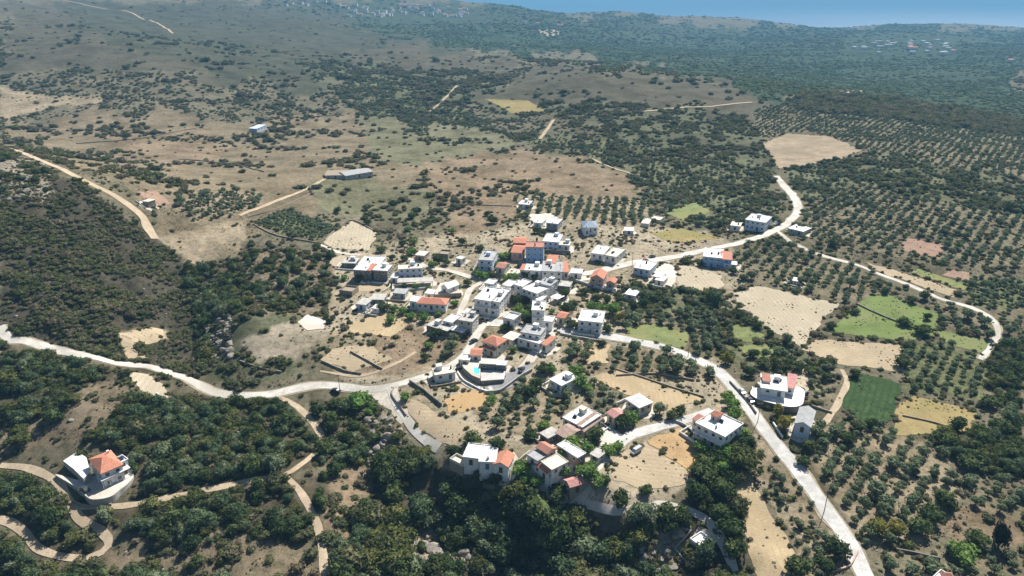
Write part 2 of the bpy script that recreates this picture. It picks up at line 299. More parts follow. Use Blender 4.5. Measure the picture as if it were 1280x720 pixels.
AREAS = [  # kind, outline, where
 ('mid', '0,0 1280,0 1280,720 0,720', 'on the open slope above the village'),
 ('hill', '0,0 610,0 580,60 430,95 300,135 0,140', ''),
 ('hilldry', '0,0 60,0 140,60 260,90 300,130 150,130 0,90', ''),
 ('ridge', '430,0 640,0 700,15 985,33 1280,34 1280,50 985,48 800,42 640,34 520,40 430,30', ''),
 ('plain', '470,44 640,34 800,40 985,48 1280,50 1280,160 1010,122 960,128 900,106 800,82 700,70 600,60', ''),
 ('hilldry', '430,48 560,62 680,74 640,88 520,84 440,78', ''),
 ('dense', '380,68 520,84 640,92 610,130 560,142 470,128 390,98', ''),
 ('hilldry', '600,128 650,97 740,82 860,98 965,120 935,152 860,136 740,124 640,130', ''),
 ('dense', '600,122 640,132 740,126 870,135 960,160 985,205 930,220 860,192 780,168 700,146 620,140', ''),
 ('mixed', '440,100 560,140 600,150 660,175 600,170 430,150 400,120', ''),
 ('mixed', '640,165 780,170 860,195 970,205 975,285 900,292 830,268 800,245 760,212 690,190', 'in the olive country behind the village'),
 ('mid', '0,88 160,95 330,105 420,130 430,160 330,150 140,140 0,155', ''),
 ('dry', '0,150 140,138 330,148 430,145 480,200 410,235 330,245 190,245 60,192 0,182', ''),
 ('red', '150,165 250,165 300,190 230,215 170,205', ''),
 ('bare', '0,108 60,120 130,118 130,128 60,135 0,150', ''),
 ('meadow', '430,150 640,168 665,182 560,200 470,202', ''),
 ('dry', '430,200 520,200 540,250 470,275 420,270 400,235', ''),
 ('meadow', '395,225 470,215 530,245 520,275 430,270 380,270', ''),
 ('red', '520,203 660,190 780,215 800,245 650,272 570,300 545,330 520,325 555,280 545,240', 'on the reddish slope above the village'),
 ('mid', '330,250 420,270 560,285 560,300 480,330 420,320 330,310', ''),
 ('grove', '640,243 800,250 840,292 790,287 720,276 650,270', 'in the straight rows behind the blue-roofed villa'),
 ('grovedk', '940,140 1000,125 1280,165 1280,222 1100,197 1065,180 1010,165 950,170', ''),
 ('bank', '1000,116 1100,122 1280,150 1280,172 1150,152 1000,138', ''),
 ('mixed', '985,215 1100,190 1280,222 1280,330 1200,332 1100,318 1010,300 1000,250', 'on the knoll above the white road'),
 ('grovedk', '1000,250 1080,230 1280,270 1280,335 1200,332 1100,318 1015,303', 'on the dark slope above the side road'),
 ('slope', '0,188 60,212 120,240 185,292 230,330 262,385 250,440 242,482 130,448 0,412', 'on the dark slope below the dirt road'),
 ('rocky', '0,190 60,215 60,250 0,240', ''),
 ('red', '535,205 560,204 572,250 566,292 548,296 556,250', ''),
 ('red', '168,238 195,236 215,255 190,262', ''),
 ('dry', '185,235 330,240 380,235 400,270 300,300 230,325 195,298', ''),
 ('grove', '205,255 250,240 325,240 330,265 250,278', 'in the plot above the dirt road end'),
 ('greengr', '318,278 360,262 422,286 396,301 345,291', 'in the dark plot above the western houses'),
 ('bare', '195,298 250,285 310,272 300,318 240,330', ''),
 ('maquis2', '262,330 330,310 420,320 445,350 440,400 390,410 300,400 265,380', 'on the bank west of the village'),
 ('maquis', '230,330 285,335 300,372 292,410 250,470 245,420', 'in the ravine west of the village'),
 ('dense', '262,400 290,390 385,395 370,470 300,485 262,472', 'beside the bend of the white road'),
 ('pale', '300,425 350,405 400,398 410,420 370,452 320,452', ''),
 ('bare', '145,415 210,412 210,425 170,430 180,450 155,450', ''),
 ('maquis', '0,430 80,450 160,466 235,490 300,500 345,500 400,545 402,580 350,598 250,612 165,628 160,560 80,545 0,580', 'on the wooded slope below the white road'),
 ('maquis2', '45,520 90,490 150,470 170,490 130,545 60,560 0,565 0,540', 'on the brown bank above the tiled villa'),
 ('bare', '158,464 190,470 215,490 200,508 180,495', ''),
 ('maquis', '0,590 60,605 100,650 130,675 110,700 60,690 30,660 0,650', 'between the hairpins of the dirt road'),
 ('maquis', '110,642 200,632 350,603 385,640 395,665 370,680 280,660 200,680 150,662', 'below the track past the tiled villa'),
 ('maquis', '0,660 30,690 100,705 110,720 0,720', 'at the foot of the hairpin road'),
 ('maquis2', '120,690 200,682 280,665 380,685 405,720 110,720', 'on the dry bank below the wooded strip'),
 ('dry', '300,672 380,682 408,720 290,720', 'on the dry bank below the wooded strip'),
 ('maquis', '362,600 400,590 425,590 420,640 395,640', 'beside the brown footpath'),
 ('red', '400,590 470,575 475,610 440,680 405,720 400,650 420,620', 'on the bare brown bank'),
 ('maquis', '385,495 440,505 455,540 460,580 400,580 405,545', 'on the bank below the road junction'),
 ('rocky', '455,520 500,540 560,575 540,600 480,590 455,560', 'on the rocky bank'),
 ('forest', '475,585 500,560 560,572 600,600 700,622 740,640 850,652 880,600 930,600 925,700 945,720 415,720 440,660', 'in the wooded gorge'),
 ('rocky', '500,672 530,656 560,672 572,700 540,720 515,715', 'among the rocks in the gorge'),
 ('rocky', '800,695 832,662 850,655 858,690 835,715 800,715', 'among the rocks in the gorge'),
 ('village', '420,310 600,290 700,270 900,295 940,340 920,380 905,480 930,520 900,560 865,600 830,640 740,625 560,590 480,530 470,490 430,475 400,440 415,380', 'in the village'),
 ('red', '470,415 560,405 590,420 560,450 500,470 430,465', 'on the red bank beside the village road'),
 ('grovedk', '780,385 830,375 900,385 915,440 880,450 790,425', 'in the dense orchard inside the main road bend'),
 ('mixed', '760,355 900,365 905,390 780,390', 'in the hedge row below the upper road'),
 ('grove', '700,425 870,445 885,470 800,478 740,465 700,455', 'in the rows beside the main road'),
 ('grove', '590,490 700,470 720,500 690,535 640,545 590,520', 'in the small grove below the car park'),
 ('grovedk', '720,480 790,480 830,515 760,540', 'beside the pink-roofed hut'),
 ('grovedk', '925,308 960,296 1010,316 1110,350 1110,372 1040,380 940,352 915,330', 'in the grove beside the upper road'),
 ('mixed', '900,385 930,385 1000,440 1040,455 1040,470 960,470 900,450', 'along the hedge of the pale field'),
 ('grovedk', '1000,465 1050,460 1045,505 1005,500', 'in the plot beside the terrace house'),
 ('greengr', '1130,435 1165,425 1235,450 1230,500 1130,490', 'in the dark green plot beyond the fields'),
 ('grovedk', '1165,375 1240,400 1240,425 1170,405', 'beside the side road'),
 ('greengr', '1190,345 1280,350 1280,385 1220,385', 'in the green strips beside the side road'),
 ('grovedk', '1230,390 1280,385 1280,520 1235,500 1232,450', 'east of the side road bend'),
 ('grove', '930,545 945,540 980,575 1065,690 1040,720 1000,720 990,670 950,610', 'in the straw-coloured grove beside the main road'),
 ('grove', '1010,545 1060,520 1130,545 1180,560 1200,620 1150,680 1080,680 1010,570', 'in the straight rows across the main road'),
 ('grovedk', '1150,550 1280,510 1280,660 1210,630 1200,570', 'in the eastern grove'),
 ('forest', '865,560 930,545 935,580 920,700 890,690 900,640 870,610', 'along the gully beside the straw field'),
 ('maquis', '1150,535 1190,520 1230,545 1280,520 1280,600 1230,590 1195,575', 'in the dark belt east of the yellowish field'),
 ('maquis', '1235,440 1280,430 1280,510 1240,500', 'east of the dark green plot'),
 ('red', '1175,655 1210,628 1280,650 1280,690 1240,672 1195,682', 'on the bare ground'),
 ('grovedk', '1100,690 1190,690 1280,690 1280,720 1100,720', 'beside the round-roofed house'),
]
cls = np.zeros((RH, RW), np.int16); area = np.zeros((RH, RW), np.int16)
jk = np.clip((330 - gy) / 200, 0, 1)                             # far borders are ragged, near ones crisp
jx0 = fbm(gx / 9, gy / 9, 41, 3) * 5; jy0 = fbm(gx / 9, gy / 9, 51, 3) * 3
jx = fbm(gx / 9, gy / 9, 41, 3) * 9 + fbm(gx / 40, gy / 25, 43, 4) * 50 * jk; jy = fbm(gx / 9, gy / 9, 51, 3) * 6 + fbm(gx / 40, gy / 25, 53, 4) * 22 * jk
for i, (k, s, wh) in enumerate(AREAS):
    msk = inside(PX(s), gx + jx, gy + jy) if k not in ('grove', 'grovedk', 'greengr', 'bare', 'bank') else inside(PX(s), gx + jx0, gy + jy0); cls[msk] = KN.index(k); area[msk] = i
def lookup(a, px, py):
    return a[np.clip((py / 2).astype(int), 0, RH - 1), np.clip((px / 2).astype(int), 0, RW - 1)]
kc = np.array([KINDS[k][0] for k in KN])
colr = kc[cls]
for ax in (0, 1):                                                # soften the borders a little
    for sh in (1, -1): colr = colr * 0.7 + np.roll(colr, sh, ax) * 0.3

# ------------------------------------------------------------------ ground sheet
NC, NR = 640, 820
gcol = np.linspace(-1, 1, NC); grow = np.geomspace(62, 7000, NR)
X = gcol[None, :] * (0.86 * grow[:, None] + 95); Y = np.repeat(grow[:, None], NC, 1); Z = H(X, Y)
H_exact = H; LG0, LGS = math.log(62), (NR - 1) / (math.log(7000) - math.log(62))
def H(x, y):                                                     # from here on: read the height off the ground sheet itself
    x = np.asarray(x, float); y = np.asarray(y, float); fi = np.clip((np.log(np.maximum(y, 1)) - LG0) * LGS, 0, NR - 1.001); i = fi.astype(int)
    t = (y - grow[i]) / (grow[i + 1] - grow[i]); t = np.clip(t, 0, 1)
    fj = np.clip((x / (0.86 * np.maximum(y, 62) + 95) + 1) / 2 * (NC - 1), 0, NC - 1.001); j = fj.astype(int); s = fj - j
    return (Z[i, j] * (1 - s) + Z[i, j + 1] * s) * (1 - t) + (Z[i + 1, j] * (1 - s) + Z[i + 1, j + 1] * s) * t
me = bpy.data.meshes.new('ground'); idx = np.arange(NR * NC).reshape(NR, NC)
quads = np.stack([idx[:-1, :-1], idx[:-1, 1:], idx[1:, 1:], idx[1:, :-1]], -1).reshape(-1, 4)
me.vertices.add(NR * NC); me.vertices.foreach_set('co', np.stack([X, Y, Z], -1).astype(np.float32).ravel())
me.loops.add(quads.size); me.loops.foreach_set('vertex_index', quads.ravel().astype(np.int32))
me.polygons.add(len(quads)); me.polygons.foreach_set('loop_start', np.arange(0, quads.size, 4, dtype=np.int32)); me.polygons.foreach_set('use_smooth', np.ones(len(quads), bool))
me.update(calc_edges=True)
px, py = project(X, Y, Z)
cc = lookup(colr, px, py).reshape(-1, 3)
at = me.attributes.new('cover', 'FLOAT_COLOR', 'POINT'); at.data.foreach_set('color', np.concatenate([cc, np.ones((len(cc), 1))], 1).astype(np.float32).ravel())
me.materials.append(MAT['groundmat']); ground = bpy.data.objects.new('ground', me); COL.objects.link(ground); tag(ground, 'dry scrubby hillside and valley ground', kind='structure')

# ------------------------------------------------------------------ sea
SEA = -150.0
m, nt, b = new_mat('seawater'); tc = N(nt, 'ShaderNodeTexCoord').outputs['Object']
mp = N(nt, 'ShaderNodeMapping'); nt.links.new(tc, mp.inputs[0]); mp.inputs['Scale'].default_value = (0.00014, 0.0005, 1)
n1 = noise(nt, mp.outputs[0], 1.0, 4, 0.6)
nt.links.new(mix(nt, (0.010, 0.075, 0.20), (0.022, 0.11, 0.26), ramp(nt, n1, 0.38, 0.62)), b.inputs['Base Color'])
b.inputs['Roughness'].default_value = 0.45; b.inputs['Specular IOR Level'].default_value = 0.3
sv = []; sf = []
ys = np.geomspace(4200, 34000, 14); xs = np.linspace(-1, 1, 13)
for yv in ys:
    for xv in xs: sv.append((xv * 34000, yv, SEA))
for i in range(13):
    for j in range(12): a = i * 13 + j; sf.append((a, a + 1, a + 14, a + 13))
tag(mesh_obj('sea', sv, sf, m), 'hazy blue sea beyond the last ridge', kind='structure')

# ------------------------------------------------------------------ haze: the air between here and the sea
m = bpy.data.materials.new('hazeair'); m.use_nodes = True; nt = m.node_tree; nt.nodes.clear()
out = nt.nodes.new('ShaderNodeOutputMaterial'); pv = nt.nodes.new('ShaderNodeVolumePrincipled'); nt.links.new(pv.outputs[0], out.inputs['Volume'])
pv.inputs['Color'].default_value = (0.22, 0.50, 0.78, 1); pv.inputs['Density'].default_value = 0.00014; pv.inputs['Anisotropy'].default_value = 0.0
x0, x1, y0, y1, z0, z1 = -36000, 36000, -600, 36000, -240.0, 330.0
hv = [(x, y, z) for z in (z0, z1) for y in (y0, y1) for x in (x0, x1)]
tag(mesh_obj('haze', hv, [(0, 2, 3, 1), (4, 5, 7, 6), (0, 1, 5, 4), (2, 6, 7, 3), (0, 4, 6, 2), (1, 3, 7, 5)], m), 'thin blue haze over the far plain', kind='stuff')

# ------------------------------------------------------------------ keep-clear grid (roads, yards, houses) for the plants
OX, OY, OW, OH = -700, 60, 1500, 1100
occ = np.zeros((OH, OW), bool); occ_soft = np.zeros((OH, OW), bool)
def mark(x, y, r):
    i0, i1 = int(y - r - OY), int(y + r - OY) + 1; j0, j1 = int(x - r - OX), int(x + r - OX) + 1
    i0, j0 = max(i0, 0), max(j0, 0); i1, j1 = min(i1, OH), min(j1, OW)
    if i0 >= i1 or j0 >= j1: return
    yy, xx = np.mgrid[i0:i1, j0:j1]; occ[i0:i1, j0:j1] |= (yy + OY + .5 - y) ** 2 + (xx + OX + .5 - x) ** 2 < r * r
def clear_of(x, y, soft=True):
    j = (x - OX).astype(int); i = (y - OY).astype(int); ok = (i >= 0) & (i < OH) & (j >= 0) & (j < OW)
    res = np.ones(len(x), bool); res[ok] = ~(occ[i[ok], j[ok]] | (occ_soft[i[ok], j[ok]] if soft else False)); return res
def mark_poly(P, occ=occ):
    P = np.asarray(P)[:, :2]; x0, y0 = P.min(0); x1, y1 = P.max(0)
    j0, j1 = max(int(x0 - OX), 0), min(int(x1 - OX) + 2, OW); i0, i1 = max(int(y0 - OY), 0), min(int(y1 - OY) + 2, OH)
    if i0 >= i1 or j0 >= j1: return
    yy, xx = np.mgrid[i0:i1, j0:j1]; occ[i0:i1, j0:j1] |= inside(P, xx + OX + .5, yy + OY + .5)

# ------------------------------------------------------------------ roads, tracks and paths draped on the ground
def catmull(P, step):
    P = np.asarray(P, float); Q = np.vstack([2 * P[0] - P[1], P, 2 * P[-1] - P[-2]]); out = []
    for i in range(1, len(Q) - 2):
        L = np.linalg.norm(Q[i + 1] - Q[i]); k = max(2, int(L / step))
        for t in np.arange(k) / k:
            out.append(0.5 * (2 * Q[i] + (Q[i + 1] - Q[i - 1]) * t + (2 * Q[i - 1] - 5 * Q[i] + 4 * Q[i + 1] - Q[i + 2]) * t * t + (3 * Q[i] - Q[i - 1] - 3 * Q[i + 1] + Q[i + 2]) * t ** 3))
    out.append(Q[-2]); return np.array(out)
def ribbon(name, label, s, width, mat, lift=0.16, jag=0.45, step=2.0):
    P = catmull(hitp(s)[:, :2], step); T = np.gradient(P, axis=0); T /= np.linalg.norm(T, axis=1)[:, None] + 1e-9; Nn = np.stack([-T[:, 1], T[:, 0]], 1)
    k = np.arange(len(P)); wl = width / 2 + vnoise(k * 0.31, k * 0 + 3.3, 5) * jag * 2; wr = width / 2 + vnoise(k * 0.29, k * 0 + 8.3, 6) * jag * 2
    V = []; F = []; m5 = 5
    off = np.linspace(-1, 1, m5)
    for i in range(m5):
        w = np.where(off[i] < 0, wr, wl) * off[i]; q = P + Nn * w[:, None]; V.append(np.column_stack([q, H(q[:, 0], q[:, 1]) + lift]))
    V = np.stack(V, 1); L = len(P)
    for i in range(L - 1):
        for j in range(m5 - 1): a = i * m5 + j; F.append((a, a + 1, a + m5 + 1, a + m5))
    F = [f[::-1] for f in F]
    for p in P: mark(p[0], p[1], width / 2 + (1.6 if mat == 'dirtroad' else 0.9))
    return tag(mesh_obj(name, V.reshape(-1, 3), F, MAT[mat], None, True), label, kind='structure')
BORD = []
def patch(name, label, s, mat, lift=0.12, cell=2.2, jag=1.1, keep=True, world_pts=None, kind='structure'):
    P = hitp(s) if world_pts is None else np.asarray(world_pts); P = P[:, :2]; B = []
    for i in range(len(P)):
        a, b = P[i], P[(i + 1) % len(P)]; k = max(1, int(np.linalg.norm(b - a) / cell))
        for t in range(k): B.append(a + (b - a) * t / k)
    B = np.array(B); B = B + np.stack([vnoise(B[:, 0] / 4, B[:, 1] / 4, 71), vnoise(B[:, 0] / 4, B[:, 1] / 4, 72)], 1) * jag * 2
    x0, y0 = B.min(0); x1, y1 = B.max(0); c2 = cell
    while (x1 - x0) * (y1 - y0) / c2 ** 2 > 4000: c2 *= 1.3
    XX, YY = np.meshgrid(np.arange(x0, x1, c2), np.arange(y0, y1, c2)); ins = inside(B, XX, YY); I = np.stack([XX[ins], YY[ins]], 1)
    vin = [Vector(v) for v in np.vstack([B, I])]; nb = len(B)
    r = delaunay_2d_cdt(vin, [], [list(range(nb))], 1, 1e-4)
    v2 = np.array([tuple(v) for v in r[0]]); V = np.column_stack([v2, H(v2[:, 0], v2[:, 1]) + lift])
    F = []
    for f in r[2]:
        a, b, c = (v2[q] for q in f[:3]); cr = (b[0] - a[0]) * (c[1] - a[1]) - (b[1] - a[1]) * (c[0] - a[0]); F.append(tuple(f) if cr > 0 else tuple(f[::-1]))
    if keep: mark_poly(P, occ_soft if mat.startswith('f_') else occ)
    BORD.append(B)
    return tag(mesh_obj(name, V, F, MAT[mat], None, True), label, kind=kind)
ROADS = [
 ('road', 'pale concrete main road running past the groves into the village', '1092,740 1072,700 1050,662 1024,625 1000,592 978,565 958,540 930,502 905,471 880,454 840,438 790,426 740,418 690,412 645,406 612,402', 5.2, 'roadgrey', .22),
 ('road', 'white winding road leading west out of the village', '606,404 598,414 590,430 578,447 556,461 525,473 492,482 462,487 430,484 400,482 370,486 340,493 310,495 280,493 255,485 235,474 200,463 165,457 130,450 90,441 50,432 15,425 0,408', 3.9, 'roadconcrete', .18),
 ('road', 'upper village road climbing to the white two-storey house', '607,402 620,380 634,362 660,350 700,344 745,340 790,329 840,322 880,313 920,305 950,296 975,285 992,272 997,258 990,243 978,230 970,220', 5.4, 'roadconcrete', .20),
 ('road', 'narrow side road curving between the eastern groves', '970,288 985,300 1010,313 1040,323 1070,331 1100,343 1140,358 1180,375 1215,385 1238,398 1247,415 1240,432 1226,450', 2.7, 'roadconcrete', .16),
 ('road', 'narrow concrete drive to the white house with terracotta turret', '890,513 864,522 840,530 800,540 775,553 762,566', 4.2, 'roadgrey', .16),
 ('road', 'lane climbing from the main road to the white villa', '676,428 664,448 652,462 634,476 618,486', 4.2, 'yard', .16),
 ('road', 'short lane from the main road to the tower house', '690,412 684,420 676,428', 4.2, 'roadconcrete', .18),
 ('path', 'sandy lane running down to the three-part house', '486,484 492,498 503,515 515,535 531,550 549,560', 3.2, 'roadconcrete', .2),
 ('path', 'concrete path at the edge of the gorge', '722,628 745,634 775,638 805,634 835,633 865,640 888,655 905,680 918,715', 2.6, 'yard', .2),
 ('path', 'pale dirt road along the top of the dark slope', '-10,181 20,188 40,196 80,213 110,228 140,243 160,256 177,270 185,285 194,299', 4.6, 'dirtroad', .25),
 ('path', 'dirt road winding in hairpins below the tiled villa', '0,582 40,587 68,600 84,622 100,648 128,666 136,682 112,697 72,695 47,685 30,666 12,653 -8,648', 2.7, 'dirtroad', .18),
 ('path', 'brown track running across the wooded slope past the villa', '98,636 150,633 200,625 260,612 310,602 355,594 378,580 392,568', 2.2, 'dirtroad', .16),
 ('path', 'footpath going down the dry bank', '357,595 375,615 390,640 400,672 408,725', 2.4, 'dirtroad', .14),
 ('path', 'dirt shortcut below the white road', '346,495 370,508 388,524 402,546', 2.6, 'dirtroad', .14),
 ('path', 'thin track over the far left hill', '70,0 130,11 170,19 200,31 216,42', 5.0, 'dirtroad', .5),
 ('path', 'straight track between the far groves', '538,140 555,124 573,106', 4.0, 'dirtroad', .5),
 ('path', 'short track below the far dark thicket', '675,174 684,162 692,150', 4.0, 'dirtroad', .5),
 ('path', 'stony track on the reddish slope', '738,198 760,208 785,216 806,226', 2.5, 'dirtroad', .4),
 ('path', 'farm track towards the long barn', '300,270 330,258 360,246 384,236 410,222', 3.0, 'dirtroad', .3),
 ('path', 'grass track beside the green crop', '1052,462 1058,480 1048,502 1040,516 1030,530', 2.4, 'dirtroad', .14),
 ('path', 'lane beside the chapel terrace', '573,396 580,380 588,362 604,352 622,340 630,328', 3.2, 'yard', .16),
 ('path', 'white lane between the upper houses', '652,335 646,345 640,356', 3.0, 'yard', .18),
 ('path', 'white lane below the stone outhouse', '500,322 518,326 537,335 560,338 590,347 616,354', 3.2, 'yard', .17),
 ('path', 'white track to the broad white-roofed house', '400,306 425,316 450,319', 2.6, 'yard', .17),
 ('path', 'curved approach ramp below the pool house', '556,461 572,470 586,480 602,487 618,486', 3.4, 'yard', .2),
 ('path', 'dirt path through the western gardens', '400,464 440,470 470,465 500,452 520,440', 1.6, 'dirtroad', .12),
 ('path', 'faint track on the dry hump', '800,140 850,135 900,132 940,128', 4.0, 'dirtroad', .5),
]
for nm, lb, s, w, mt, lf in ROADS:
    if nm == 'road': ribbon('verge', 'dusty ragged verge of the ' + lb, s, w + 1.3, 'verge', lf - .09, 0.9)
    ribbon(nm, lb, s, w, mt, lf)

# fields, yards
def prow(s):  # direction of rows from two pixels
    p = hitp(s); return math.atan2(p[1, 1] - p[0, 1], p[1, 0] - p[0, 0])
surface('f_pale', (0.44, 0.375, 0.275), 0.12, 0.12, (0.38, 0.33, 0.23), (prow('930,365 990,428'), 2.2), (0.34, 0.29, 0.2))
surface('f_tan', (0.40, 0.32, 0.215), 0.14, 0.15, (0.34, 0.28, 0.18), (prow('1010,438 1125,450'), 2.0), (0.32, 0.255, 0.165))
surface('f_green', (0.135, 0.180, 0.055), 0.25, 0.1, (0.19, 0.20, 0.085))
surface('f_lawn', (0.165, 0.19, 0.075), 0.3, 0.2, (0.22, 0.215, 0.085))
surface('f_crop', (0.045, 0.082, 0.026), 0.5, 0.4, None, (prow('1060,515 1075,470'), 2.4), (0.02, 0.04, 0.014), 1.0)
surface('f_yellow', (0.28, 0.22, 0.10), 0.2, 0.15, (0.22, 0.195, 0.07))
surface('f_straw', (0.42, 0.325, 0.20), 0.18, 0.15, (0.34, 0.28, 0.165), (prow('935,600 975,715'), 2.0), (0.37, 0.285, 0.17))
surface('f_orange', (0.40, 0.27, 0.14), 0.22, 0.15, (0.39, 0.265, 0.13))
surface('f_red', (0.29, 0.195, 0.14), 0.2, 0.15, (0.29, 0.19, 0.13))
surface('f_plot', (0.10, 0.125, 0.07), 0.3, 0.3, None, (prow('330,275 400,300'), 2.0), (0.05, 0.075, 0.03), 0.8)
surface('f_far', (0.30, 0.235, 0.16), 0.3, 0.1, (0.22, 0.18, 0.115))
FIELDS = [
 ('field', 'large pale harvested field beside the hedge', '917,368 944,357 1048,379 1001,434 960,411 925,388', 'f_pale'),
 ('field', 'tan stubble field below the green meadow', '1003,438 1018,424 1125,431 1131,466 1051,456', 'f_tan'),
 ('field', 'green meadow cut by a stone line', '1036,416 1050,400 1085,370 1104,366 1175,393 1170,421 1132,426', 'f_green'),
 ('field', 'narrow green meadow beyond the dark tree', '1169,411 1240,428 1233,443 1186,432', 'f_green'),
 ('field', 'yellow-green strip below the side road', '1145,336 1212,357 1206,363 1140,342', 'f_lawn'),
 ('field', 'beige strip along the side road', '1082,328 1138,344 1202,364 1190,372 1140,354 1092,338', 'f_tan'),
 ('field', 'reddish-brown bare plot on the dark slope', '1127,304 1135,298 1181,307 1174,324 1129,314', 'f_red'),
 ('field', 'dark green leafy crop field', '1056,474 1080,468 1127,480 1117,524 1085,534 1052,508', 'f_crop'),
 ('field', 'yellowish grass field with a low wall', '1118,516 1140,493 1221,515 1213,538 1115,546', 'f_yellow'),
 ('field', 'long straw-coloured field beside the gully', '922,584 936,592 962,642 994,690 998,730 950,730 930,668 919,620', 'f_straw'),
 ('field', 'beige harvested corner below the drive', '765,576 805,551 862,592 870,602 800,613 768,600', 'f_tan'),
 ('field', 'orange-brown dry field below the drive', '806,550 852,534 894,570 882,592 862,591', 'f_orange'),
 ('field', 'straw field behind the white hipped house', '735,470 772,464 886,500 835,513 764,486', 'f_straw'),
 ('field', 'green lawn beside the main road', '780,408 822,405 861,418 856,437 790,424', 'f_lawn'),
 ('field', 'small green paddock beside the dense orchard', '914,405 936,408 956,420 945,429 915,425', 'f_lawn'),
 ('field', 'round green paddock below the hedge', '922,432 965,428 975,439 956,447 930,442', 'f_lawn'),
 ('field', 'yellow grass strip above the upper road', '812,291 850,285 902,297 842,304', 'f_yellow'),
 ('field', 'green plot above the yellow grass strip', '832,266 868,252 888,264 852,276', 'f_lawn'),
 ('field', 'straw garden plot below the western sheds', '434,405 484,392 520,399 490,421 440,417', 'f_straw'),
 ('field', 'tan bare terrace west of the village', '400,450 418,436 462,430 490,449 444,464', 'f_tan'),
 ('field', 'tan yard below the stone houses', '446,350 488,352 482,363 446,366', 'f_tan'),
 ('field', 'pale bare plot above the western houses', '404,302 440,276 472,291 462,313 412,311', 'f_pale'),
 ('field', 'golden dry mound below the car park', '556,500 598,484 612,498 594,514 562,516', 'f_orange'),
 ('field', 'straw gap between two olive rows', '738,428 761,430 758,454 734,455', 'f_straw'),
 ('field', 'tan dry slope beside the sandy lane', '500,492 520,500 556,522 588,530 574,556 552,556 520,532', 'f_tan'),
 ('field', 'round tan clearing beyond the white road bend', '952,180 985,167 1040,171 1077,188 1050,199 974,211', 'f_far'),
 ('field', 'far green clearing on the wooded slope', '606,124 660,126 684,138 640,142', 'f_yellow'),
 ('field', 'brown clearing beside the side road', '1186,336 1215,342 1212,352 1180,345', 'f_red'),
 ('field', 'pale far clearing behind the groves', '1036,113 1078,113 1076,119 1060,120', 'f_tan'),
 ('field', 'brown clearing on the far ridge', '672,36 700,38 698,46 676,44', 'f_tan'),
 ('field', 'reddish clearing beside the dirt road', '172,240 196,238 212,254 190,260', 'f_red'),
 ('field', 'dry clearing on the wooded left bank', '158,465 190,470 214,492 203,508 180,496', 'f_pale'),
 ('field', 'sandy track clearing above the white road', '147,416 205,413 207,424 172,431 188,452 160,450', 'f_tan'),
 ('field', 'dusty tan ground beside the upper road yard', '846,332 872,334 900,345 905,358 880,366 848,358', 'f_pale'),
 ('field', 'sandy fan at the road junction', '452,489 470,483 498,484 508,502 514,524 500,530 484,512', 'yardsoil'),
 ('courtyard', 'grey car park below the pool house', '603,486 622,474 640,462 668,452 664,466 640,484 612,492', 'asphalt'),
 ('courtyard', 'white paved yard beside the large white-roofed house', '752,526 770,535 780,548 770,560 752,566 748,548', 'yard'),
 ('courtyard', 'white dusty yard beside the upper road', '816,338 838,327 848,345 840,359 820,354', 'yard'),
 ('courtyard', 'sandy yard behind the terrace house', '993,466 1005,458 1017,467 1008,490 994,485', 'f_pale'),
 ('courtyard', 'pale village square beside the main road', '612,396 632,404 700,416 690,428 640,410 606,408', 'yard'),
 ('courtyard', 'white yard below the red-roofed row', '640,335 670,341 660,348 640,346', 'yard'),
 ('courtyard', 'concrete pad in the western gardens', '371,402 386,394 408,400 404,412 384,414', 'yard'),
 ('courtyard', 'white terrace yard around the grey house', '662,268 692,266 700,276 690,284 664,282', 'yard'),
 ('courtyard', 'white pad beside the three-part house', '636,584 646,574 650,596 640,608 634,600', 'yard'),
 ('courtyard', 'dusty yard west of the stone houses', '406,326 428,318 446,326 428,338', 'f_pale'),
 ('courtyard', 'sunny yard beside the dark-windowed house', '690,400 704,392 712,404 700,414', 'yard'),
]
for nm, lb, s, mt in FIELDS: patch(nm, lb, s, mt, 0.12 if mt not in ('yard', 'asphalt') else 0.2)
# ------------------------------------------------------------------ building kit
def box_geo(x0, x1, y0, y1, z0, z1):
    return [(x0, y0, z0), (x1, y0, z0), (x1, y1, z0), (x0, y1, z0), (x0, y0, z1), (x1, y0, z1), (x1, y1, z1), (x0, y1, z1)], \
           [(0, 3, 2, 1), (4, 5, 6, 7), (0, 1, 5, 4), (1, 2, 6, 5), (2, 3, 7, 6), (3, 0, 4, 7)]
def join_geo(gs):
    V = []; F = []
    for v, f in gs: k = len(V); V += v; F += [tuple(i + k for i in q) for q in f]
    return V, F
def raw_mesh(name, geo, mat):
    me = bpy.data.meshes.new(name); me.from_pydata(*[geo[0], [], geo[1]]); me.materials.append(MAT[mat]); me.update(); return me
WIN = {}
def win_meshes(w, h, fm):
    k = (w, h, fm)
    if k not in WIN:   # local: x along the wall, -y outwards, z up, origin bottom centre on the wall face
        t = 0.1
        fr = join_geo([box_geo(-w / 2 - t, -w / 2, -0.09, 0.02, -t, h + t), box_geo(w / 2, w / 2 + t, -0.09, 0.02, -t, h + t), box_geo(-w / 2, w / 2, -0.09, 0.02, h, h + t), box_geo(-w / 2 - 0.06, w / 2 + 0.06, -0.16, 0.02, -t - .04, 0)])
        WIN[k] = (raw_mesh('window', fr, fm), raw_mesh('pane', box_geo(-w / 2, w / 2, -0.035, 0.02, 0, h), 'glass'))
    return WIN[k]
DOORM = {}
def door_mesh(mat):
    if mat not in DOORM: DOORM[mat] = raw_mesh('door', join_geo([box_geo(-0.5, 0.5, -0.06, 0.02, 0, 2.1), box_geo(-0.62, -0.5, -0.1, 0.02, 0, 2.22), box_geo(0.5, 0.62, -0.1, 0.02, 0, 2.22), box_geo(-0.5, 0.5, -0.1, 0.02, 2.1, 2.22)]), mat)
    return DOORM[mat]
HOUSES = []     # (x, y, short phrase) for naming what stands beside them
